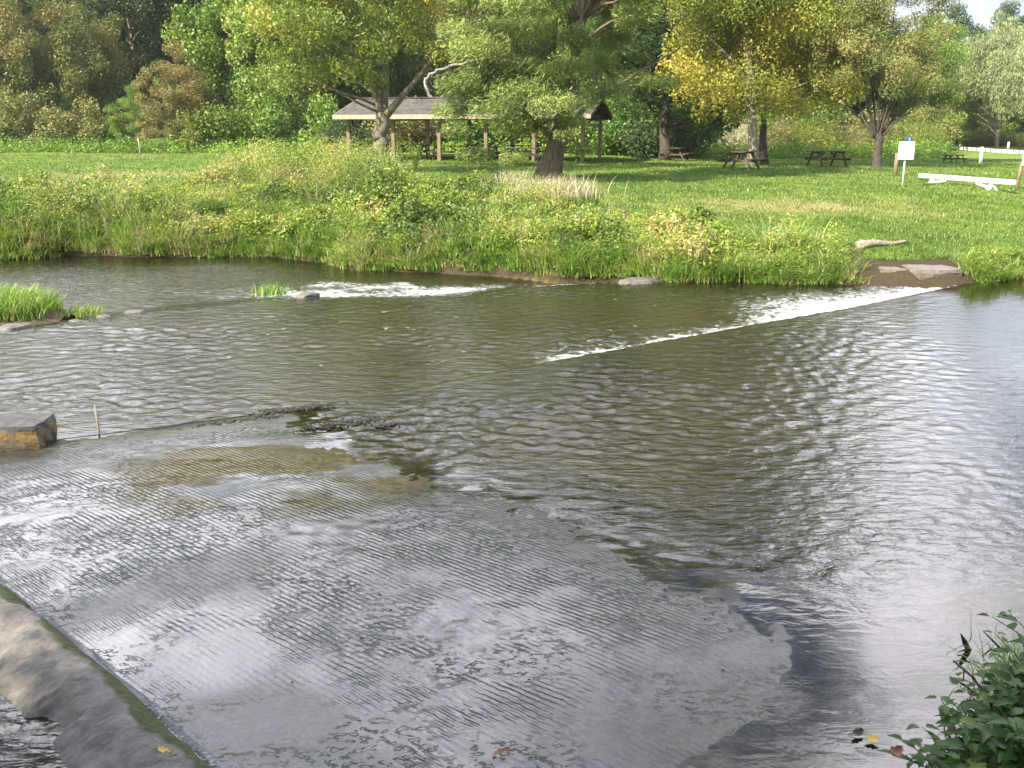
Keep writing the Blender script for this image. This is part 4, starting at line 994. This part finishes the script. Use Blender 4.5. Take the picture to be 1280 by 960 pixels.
tag(mk('lawn_grass', V, F, L['lawn'], fattrs={'tone': tt}), 'short green mown grass covering the park lawn', 'grass', kind='stuff')

# how tall the weeds of the far bank stand
def weed_h(x, s):
    px = 640+1250*x/((s+shore(x))*cp+2*sp_)
    base = .08+.95*fbm(x*1.1, s*1.1, 3, 81)**1.6
    mass = .75*sm(1-np.abs((px-400)/160)**2)*sm((s-3)/4)*sm((15.0-s)/3)
    left = .25*sm((300-px)/150)*sm((8-s)/4)
    return base+mass+left
def weed_dens(x, s):
    px = 640+1250*x/((s+shore(x))*cp+2*sp_)
    lim = np.interp(px, [-200, 0, 120, 250, 300, 415, 500, 620, 700, 850, 950, 1050, 1100, 1280, 1500], [6.5, 6.5, 5.5, 6.5, 12.5, 13.5, 8.8, 7.2, 6.2, 4.5, 2.8, 2.0, .6, .8, .8])
    lim = lim*(.8+.4*fbm(x*.7, x*0, 2, 83))
    return sm((lim-s)/.9+.5)
n = 26000
xw = rng.uniform(-20, 17, n); sw = rng.uniform(0, 1, n)**.9*15.5
dwn = weed_dens(xw, sw); patch = fbm(xw*.9, sw*.9, 3, 85)
bare = sm(1-np.hypot((xw+11.6)/1.1, (sw-2.6)/1.6))*.9 
ok = (rng.uniform(0, 1, n) < dwn*(1-bare)) & ~((np.abs(xw-8.4) < 1.25) & (sw < 1.7))
xw, sw, patch = xw[ok], sw[ok], patch[ok]
Yw = shore(xw)+sw; Pw = np.column_stack([xw, Yw, hgt(xw, Yw)])
f = inframe(Pw); Pw, sw, patch = Pw[f][:15000], sw[f][:15000], patch[f][:15000]
hw = weed_h(Pw[:, 0], sw)*rng.uniform(.55, 1.35, len(Pw)); species = fbm(Pw[:, 0]*.45+9, Pw[:, 1]*.45, 3, 86)
is_leafy = (sw > .3) & ((species > .40) | (sw > 5) | (rng.random(len(sw)) < .6))
# leafy weeds: stacked leaves on each plant
Q = Pw[is_leafy]; hq = hw[is_leafy]; npl = 40
rad = .16+.22*hq
u = rng.uniform(0, 1, (len(Q), npl)); th = rng.uniform(0, 6.283, (len(Q), npl)); rr = np.sqrt(rng.uniform(0, 1, (len(Q), npl)))*np.sqrt(np.clip(1.05-u**2, 0, 1))
C = Q[:, None, :] + np.stack([np.cos(th)*rr*rad[:, None], np.sin(th)*rr*rad[:, None], .04+u*hq[:, None]], -1)
C = C.reshape(-1, 3); nn = len(C)
nor = rng.normal(size=(nn, 3))*.6+np.array([-.1, -.15, .8])
pt = rng.normal(size=len(Q))*.14+.48+1.9*(fbm(Q[:, 0]*.8, Q[:, 1]*.8, 3, 88)-.5)+.12*(hq > .8)-.02
tn = np.clip(np.repeat(pt, npl)+rng.normal(size=nn)*.14, 0, 1)
V, F = leafquads(C, nor, rng.uniform(.055, .12, nn)*np.repeat(.75+.5*(species[is_leafy] > .52), npl), .55, rng)
tag(mk('bank_weeds', V, F, L['weed'], fattrs={'tone': tn}), 'tangled yellow-green leafy weeds covering the far bank', 'weeds', kind='stuff')
# arching grass
Q = np.vstack([Pw[~is_leafy], Pw[is_leafy][::7]]); hq = np.concatenate([hw[~is_leafy], hw[is_leafy][::7]])
# more along the waterline
ns = 1500; xe = rng.uniform(-20, 17, ns); se = np.abs(rng.normal(size=ns))*.55
gap = (sm(1-np.abs((xe+11.5)/.9))*(se < .5) > .3) | ((np.abs(xe-8.4) < 1.2) & (se < 1.7))
xe, se = xe[~gap], se[~gap]
Pe = np.column_stack([xe, shore(xe)+se, hgt(xe, shore(xe)+se)]); f = inframe(Pe); Pe = Pe[f]
Q = np.vstack([Q, Pe]); hq = np.concatenate([hq, rng.uniform(.2, .42, len(Pe))])
nb = 30; off = np.column_stack([rng.normal(size=len(Q)*nb), rng.normal(size=len(Q)*nb), np.zeros(len(Q)*nb)])*np.repeat(rng.uniform(.06, .16, len(Q)), nb)[:, None]
B0 = np.repeat(Q, nb, 0)+off
hc = hq*rng.uniform(.5, 1.35, len(Q))*(.55+.9*fbm(Q[:, 0]*1.5, Q[:, 1]*1.5, 3, 93))
hb = np.repeat(hc, nb)*rng.uniform(.6, 1.25, len(B0))
cd = rng.normal(size=(len(Q), 3))*np.array([.7, .5, 0])+np.array([.1, -.35, 0])
tn = np.clip(np.repeat(.05+1.0*fbm(Q[:, 0]*.6, Q[:, 1]*.9, 4, 90)+rng.normal(size=len(Q))*.22, nb)+rng.normal(size=len(B0))*.12, 0, 1)
V, F, tt = blades(B0, hb, rng.uniform(.014, .026, len(B0)), rng, 1.15, 4, tn, dirs=np.repeat(cd, nb, 0)+off*9)
tag(mk('bank_grass', V, F, L['grass'], fattrs={'tone': tt}), 'long arching green grass along the far water edge and bank', 'grass', kind='stuff')
# brown and dry stalks among the weeds
sel = rng.random(len(Pw)) < .10*sm((fbm(Pw[:, 0]*.5, Pw[:, 1]*.5, 3, 95)-.42)/.12)
Q = Pw[sel]; B0 = np.repeat(Q, 14, 0)+np.column_stack([rng.normal(size=len(Q)*14)*.12, rng.normal(size=len(Q)*14)*.12, np.zeros(len(Q)*14)])
V, F, tt = blades(B0, np.repeat(hw[sel]*1.15, 14)*rng.uniform(.6, 1.2, len(B0)), np.full(len(B0), .018), rng, .5, 2)
tag(mk('dry_stalks', V, F, L['straw'], fattrs={'tone': tt*.6}), 'scattered dry straw-coloured stalks among the bank weeds', 'dry grass', kind='stuff')
# weeds at the back of the lawn
n = 7000; Yb = rng.uniform(66, 78, n); Xb = rng.uniform(-.62, .62, n)*Yb; Pb = np.column_stack([Xb, Yb, hgt(Xb, Yb)])
lim = 69+3*fbm(Xb*.12, Xb*0, 2, 97); ok = (Yb > lim) & (640+1250*Xb/(Yb*cp+1) < 1150+60*fbm(Xb, Yb, 2, 5)); Pb = Pb[ok]
npl = 16; hq = rng.uniform(.3, 1.1, len(Pb))*(.5+fbm(Pb[:, 0]*.2, Pb[:, 1]*.2, 2, 98)); C = np.repeat(Pb, npl, 0)+np.column_stack([rng.normal(size=len(Pb)*npl)*.3, rng.normal(size=len(Pb)*npl)*.3, rng.uniform(0, 1, len(Pb)*npl)*np.repeat(hq, npl)])
nor = rng.normal(size=(len(C), 3))*.6+np.array([-.1, -.1, .8]); V, F = leafquads(C, nor, rng.uniform(.14, .26, len(C)), .5, rng)
tn = np.clip(np.repeat(.1+.75*fbm(Pb[:, 0]*.15, Pb[:, 1]*.3, 3, 99), npl)+rng.normal(size=len(C))*.15, 0, 1)
tag(mk('meadow_weeds', V, F, L['weed'], fattrs={'tone': tn}), 'rough weeds along the foot of the woods beyond the lawn', 'weeds', kind='stuff')
def tuft(name, p, n, h, r, leaf, label, cat='grass tuft', w_=.018, lean=.8, group=None, soil=None, seed=0, oval=1.0, parent=None):
    rg = np.random.default_rng(seed+500); p = np.array(p, float)
    q = np.column_stack([rg.normal(size=n)*r*.5, rg.normal(size=n)*r*.5*oval, np.zeros(n)])
    V, F, tt = blades(q, h*rg.uniform(.5, 1.2, n), np.full(n, w_), rg, lean, 3, np.clip(rg.normal(size=n)*.2+.45, 0, 1))
    o = mk(name, V, F, L[leaf], parent, fattrs={'tone': tt})
    if parent is None: o.location = p; tag(o, label, cat, group)
    return o
p = onground(690, 246); tuft('dry_grass_tuft', p, 900, .75, 1.3, 'straw', 'pale dry straw grass tuft at the foot of the cedar trunk', seed=1, w_=.022)
p = onground(640, 230); tuft('dry_grass_tuft', p, 260, .6, .8, 'straw', 'small dry grass tuft just left of the cedar trunk', seed=2)
for i, (px, py, h, lab) in enumerate([(505, 212, 1.3, 'tall pale weed stalk before the shelter right of the forked trunk'), (437, 196, 1.0, 'tall leafy weed at the left end of the shelter'), (520, 214, 1.0, 'shorter pale weed stalk beside the tall one')]):
    p = onground(px, py); rt = thing('tall_weed', p, lab, 'weed', 'tall weeds before the shelter'); mb = MB(); rg = np.random.default_rng(i+900); LC = []
    for k2 in range(7):
        a_ = rg.uniform(0, 6.28); tip = np.array([math.cos(a_)*.35*h, math.sin(a_)*.35*h, h*rg.uniform(.7, 1.1)]); pts = bez((0, 0, -.1), (tip[0]*.2, tip[1]*.2, h*.5), tip, 7); mb.tube(pts, np.linspace(.012, .005, 7), 5)
        LC += [pts[j]+rg.normal(size=3)*.06 for j in (2, 3, 4, 5, 6) for _ in range(7)]
    mb.build('stem', STICK, rt); LC = np.array(LC); V, F = leafquads(LC, rg.normal(size=LC.shape)+np.array([0, 0, .5]), rg.uniform(.08, .16, len(LC)), .4, rg)
    mk('foliage', V, F, L['weed'], rt, fattrs={'tone': rg.uniform(.5, .95, len(LC))})
# islet at the left
p = onz(22, 400, -.12); isl = thing('grass_islet', (p[0]-.5, p[1]+.35, -.12), 'small islet of bright long grass at the left edge of the stream', 'islet')
xs = np.linspace(-1.6, 1.15, 60); ys = np.linspace(-.9, 1.1, 44); X, Y, F = grid(xs, ys); r_ = np.hypot((X+.15)/1.3, (Y-.1)/.8)
Z = .22*(1-r_**2)+(fbm(X*3, Y*3, 3, 120)-.5)*.16; kk = (Z > -.25).ravel()
sm_, sn_ = newmat('islet_soil'); n_ = noise(sn_, 12, 5, .7); out(sn_, principled(sn_, ramp(sn_, [(.3, (.05, .038, .022)), (.7, (.14, .11, .07))], n_.outputs['Fac']).outputs[0], .8).outputs[0])
mk('soil', np.stack([X, Y, Z], -1), F, sm_, isl, smooth=True)
rg = np.random.default_rng(130); n = 3800; q = np.column_stack([rg.uniform(-1.45, .95, n), rg.uniform(-.75, 1.0, n)]); r_ = np.hypot((q[:, 0]+.15)/1.25, (q[:, 1]-.1)/.78); q = q[r_ < 1]; r_ = r_[r_ < 1]
P = np.column_stack([q, .2*(1-r_**2)]); V, F, tt = blades(P, rg.uniform(.22, .52, len(P)), np.full(len(P), .016), rg, .85, 3, np.clip(rg.normal(size=len(P))*.2+.5, 0, 1))
mk('grass', V, F, L['grass'], isl, fattrs={'tone': tt})
tuft('grass_tuft', (*onz(103, 392, -.12)[:2], -.14), 160, .22, .35, 'grass', 'tiny grass tuft in the water right of the islet', seed=4)
tuft('grass_tuft', (*onz(338, 367, -.12)[:2], -.14), 200, .24, .28, 'grass', 'lone bright grass tuft at the left end of the white riffle', seed=5)
tuft('grass_tuft', (*onz(676, 344, -.1)[:2], -.1), 50, .4, .12, 'grass', 'thin upright grass sprig at the far water edge by the riffle', seed=6, lean=.3)

# dark algae and debris caught on the corner of the slab
rg = np.random.default_rng(140)
DB = mat_rock('dark_debris', (.012, .013, .010), (.05, .05, .035), (.02, .03, .008), (.06, .07, .02))
for i, (px, py, nn, wx, wy, lab) in enumerate([(372, 512, 90, .55, .16, 'dark algae and debris heaped on the slab edge at the crest'), (430, 530, 70, .6, .2, 'flat dark algae mat on the slab corner right of the heap'), (488, 532, 24, .25, .08, 'small dark debris clot right of the algae mat'), (300, 527, 40, .7, .10, 'thin dark algae fringe along the slab edge left of the heap')]):
    p = onz(px, py, 0); mb = MB(); wx *= .75; wy *= .8
    for _ in range(nn*2):
        c = np.array([rg.normal()*wx*.5, rg.normal()*wy*.5, rg.uniform(-.015, .012)]); c[1] += c[0]*.5
        a_ = rg.uniform(0, 6.28); l = rg.uniform(.012, .05); d = np.array([math.cos(a_)*l, math.sin(a_)*l, rg.uniform(0, .03)])
        mb.tube([c-d, c+np.array([0, 0, .02]), c+d], [.004, rg.uniform(.006, .016), .004], 5)
    V = np.concatenate(mb.V); o = mb.build('debris_clump', DB, None, True, attrs={'moss': np.full(len(V), .15)}); o.location = (p[0], p[1], .012); o.scale = (1, 1, .45); tag(o, lab, 'debris')
# small dark pebbles and grit on the slab
rg = np.random.default_rng(150); mb = MB(); npb = 0
cents = [(640, 770, .55), (690, 740, .35), (540, 815, .45), (330, 718, .35), (420, 733, .2), (230, 720, .3), (600, 745, .3), (760, 775, .5), (480, 705, .3)]
Vp = []
for cx, cy, sp in cents:
    c = onz(cx, cy, 0)
    for _ in range(60):
        q = c[:2]+rg.normal(size=2)*sp*np.array([.8, .5]); sz = rg.uniform(.003, .009)
        mb.tube([(q[0]-sz*1.3, q[1]+sz*.5, .006), (q[0]-sz*.6, q[1]+sz*.2, .006+sz*.5), (q[0]+sz*.7, q[1]-sz*.3, .006+sz*.5), (q[0]+sz*1.4, q[1]-sz*.5, .006)], [.002, sz*.6, sz*.55, .002], 6)
V = np.concatenate(mb.V); F = np.concatenate(mb.F); pz = np.interp(V[:, 2], [0, 1], [.004, 1.004])
o = mk('grit', V, F, DB, smooth=True, attrs={'moss': np.zeros(len(V))}); tag(o, 'scattered dark grit and bits lying on the wet slab', 'grit', kind='stuff')

# ------------------------------------------------------------------ leaves lying about
def leaf_shape(mat, name, L_, W_, curl=.25):
    u = np.linspace(-1, 1, 9); V = []
    for q in u:
        wv = W_*(1-q*q)**.7*(1+.25*math.sin(q*9))
        for s2 in (-1, 0, 1): V.append((q*L_, s2*wv, curl*L_*(q*q*.6+abs(s2)*.35)))
    V = np.array(V); i = np.arange(8)[:, None]*3+np.arange(2)[None]
    return mk(name, V, np.stack([i, i+1, i+4, i+3], -1).reshape(-1, 4), mat, smooth=True)
o = leaf_shape(DEAD, 'dead_leaf', .055, .025); p = onz(626, 942, .02); o.location = (p[0], p[1], .02); o.rotation_euler = (.3, 0, .7); tag(o, 'reddish brown dead leaf lying on the wet slab at the bottom edge', 'leaf')
o = leaf_shape(DEADY, 'dead_leaf', .04, .016); p = onz(213, 941, .1); o.location = (p[0]-.02, p[1]-.02, .125); o.rotation_euler = (.2, .1, -.4); tag(o, 'orange yellow dead leaf lying on the mossy curb', 'leaf')
o = leaf_shape(DEADY, 'dead_leaf', .035, .025); p = onz(1090, 928, .0); o.location = (p[0], p[1], .02); o.rotation_euler = (.1, 0, -.3); tag(o, 'small yellow leaf on the water left of the leafy plants', 'leaf')
o = leaf_shape(TWIG, 'dead_leaf', .04, .022); p = onz(1072, 920, .0); o.location = (p[0], p[1], .02); o.rotation_euler = (.2, 0, .6); tag(o, 'dark curled leaf on the water left of the small yellow leaf', 'leaf')
o = leaf_shape(DEAD, 'dead_leaf', .07, .03, .4); p = onz(1118, 947, .08); o.location = (p[0], p[1], .10); o.rotation_euler = (.4, .2, .9); tag(o, 'pinkish brown dead leaf at the foot of the leafy plants', 'leaf')
fl0 = leaf_shape(FLOATM, 'floating_leaf', .028, .02, .1); rg = np.random.default_rng(160); first = True
for _ in range(46):
    px, py = rg.uniform(330, 840), rg.uniform(372, 470)
    if rg.random() < .2: px, py = rg.uniform(90, 350), rg.uniform(400, 460)
    p = onz(px, py, -.06); e_, _t = poly_dist(p[None, :2], CR)
    if e_[0] < .4: continue
    o = fl0 if first else fl0.copy()
    if not first: COL.objects.link(o)
    first = False
    o.location = (p[0], p[1], -.052); o.rotation_euler = (rg.uniform(-.2, .2), rg.uniform(-.2, .2), rg.uniform(0, 6.28)); o.scale = [rg.uniform(.7, 1.4)]*3
    tag(o, 'tiny tan fallen leaf floating on the shallow pool below the weir', 'leaf', 'fallen leaves floating below the weir')

# ------------------------------------------------------------------ leafy plants at the lower right
def broadleaf(base, tip, width, nor, rg, n=7):
    base = np.array(base); ax = tip-base; Ln = np.linalg.norm(ax); ax = ax/Ln; nor = nor-(nor@ax)*ax; nor = nor/np.linalg.norm(nor); sd = np.cross(nor, ax)
    V = []
    for j in range(n):
        q = j/(n-1); wv = width*math.sin(math.pi*min(q**.62*.98+.02, 1))*(1+.12*(1 if j % 2 else -1)*(0 < j < n-1))
        c = base+ax*Ln*q-nor*Ln*.22*q*q
        V += [c-sd*wv+nor*wv*.35, c, c+sd*wv+nor*wv*.35]
    i = np.arange(n-1)[:, None]*3+np.arange(2)[None]
    return np.array(V), np.stack([i, i+1, i+4, i+3], -1).reshape(-1, 4)
def leafy(x, y, nst, spread, hmax, lsize, label, seed, name='leafy_plant'):
    rg = np.random.default_rng(seed); z0 = gz(x, y); r = thing(name, (x, y, z0), label, 'plant', 'leafy plants on the near bank')
    ms, ml = MB(), MB(); tones = []
    for _ in range(nst):
        a_ = rg.uniform(0, 6.28); o_ = rg.uniform(0, spread); bx, by = o_*math.cos(a_), o_*math.sin(a_); hz = gz(x+bx, y+by)-z0
        h = hmax*rg.uniform(.35, .95); tip = np.array([bx+rg.normal()*.10-.04, by+rg.normal()*.10+.05, hz+h]); pts = bez((bx, by, hz-.03), (bx, by, hz+h*.6), tip, 8)
        ms.tube(pts, np.linspace(.005, .002, 8), 5); ph = rg.uniform(0, 3.14)
        for j in range(2, 8):
            for s2 in (0, math.pi):
                aa = ph+j*1.57+s2+rg.normal()*.3; d = np.array([math.cos(aa), math.sin(aa), rg.uniform(-.15, .35)]); l = lsize*rg.uniform(.7, 1.25)*(1-.07*(j-2) if j < 7 else .6)
                b0 = pts[j]+d*l*.25; V, F = broadleaf(b0, b0+d*l, l*.25, np.array([0, 0, 1.])+rg.normal(size=3)*.3, rg)
                ml.add(V, F); tones.append(np.full(len(F), np.clip(rg.normal()*.2+.45, 0, 1)))
    ms.build('stem', STICK if False else L_STEM, r); ml.build('foliage', L['nettle'], r, True, fattrs={'tone': np.concatenate(tones)})
L_STEM = wood_mat('green_stem', (.05, .09, .025), (.10, .13, .04))
leafy(1.93, 3.88, 10, .16, .28, .11, 'leafy green plant at the tip of the near bank, closest to the ford', 201)
leafy(2.25, 4.18, 14, .22, .34, .11, 'dense leafy green plant in the middle of the near bank clump', 202)
leafy(2.15, 3.72, 12, .20, .30, .12, 'broad-leaved plant at the bottom edge of the photo', 203)
leafy(2.62, 4.52, 12, .22, .22, .10, 'leafy plant in the near bank clump under the dry mossy tussock', 204)
leafy(2.55, 3.98, 14, .25, .34, .12, 'large-leaved plant in the lower right corner of the photo', 205)
leafy(2.95, 4.45, 12, .25, .24, .11, 'leafy plant cut off by the right edge of the photo', 206)
for px, py, h, lab, sd in [(1225, 850, .40, 'long thin grass blades hanging among the leafy plants', 31), (1160, 905, .35, 'bright grass blades across the leafy plants', 32)]:
    p = onground(px, py, 2.0); tuft('grass_tuft', p, 60, h, .25, 'grass', lab, w_=.010, lean=1.0, seed=sd)
p = onz(1272, 838, .25); tuft('mossy_tussock', (p[0]+.12, p[1], .02), 420, .36, .24, 'grass', 'brown and green mossy tussock above the leafy plants at the right edge', 'tussock', w_=.008, lean=1.0, seed=41)
mb = MB(); a = onz(1192, 826, .25); b = onz(1240, 872, .25); mb.tube([a, (a+b)/2+[0, 0, .01], b+[0.05, -.05, -.1]], [.006, .008, .010], 6)
c = onz(1190, 848, .22); d = onz(1222, 865, .22); mb.tube([c, (c+d)/2, d+[.06, -.04, -.06]], [.006, .007, .009], 6); mb.tube([onz(1205, 838, .24), onz(1204, 852, .22)], [.004, .004], 5)
tag(mb.build('forked_twig', TWIG, None, True), 'dark forked twig sticking out over the water from the leafy plants', 'twig')
mb = MB(); mb.tube([onz(1201, 792, .12), onz(1206, 803, .06), onz(1212, 815, -.02)], [.003, .014, .018], 6); mb.tube([onz(1208, 812, .02), onz(1197, 815, .01)], [.006, .003], 5); mb.tube([onz(1207, 806, .05), onz(1214, 813, .04)], [.012, .004], 5)
tag(mb.build('floating_twig', TWIG, None, True), 'small dark snag standing in the water above the leafy plants', 'twig')
mb = MB()
for pl in [[(1230, 790), (1240, 800), (1252, 812)], [(1228, 820), (1238, 812), (1250, 815)], [(1236, 806), (1240, 813), (1248, 810)]]:
    mb.tube([onz(a_, b_, .22) for a_, b_ in pl], [.003, .006, .007], 5)
tag(mb.build('bare_twig', TWIG, None, True), 'thin bare twigs poking left from the mossy tussock', 'twig')
# unused prototypes never stay at the origin
for key, (r, ks, first) in PR.items():
    if first:
        for c in ks: bpy.data.objects.remove(c)
        bpy.data.objects.remove(r)
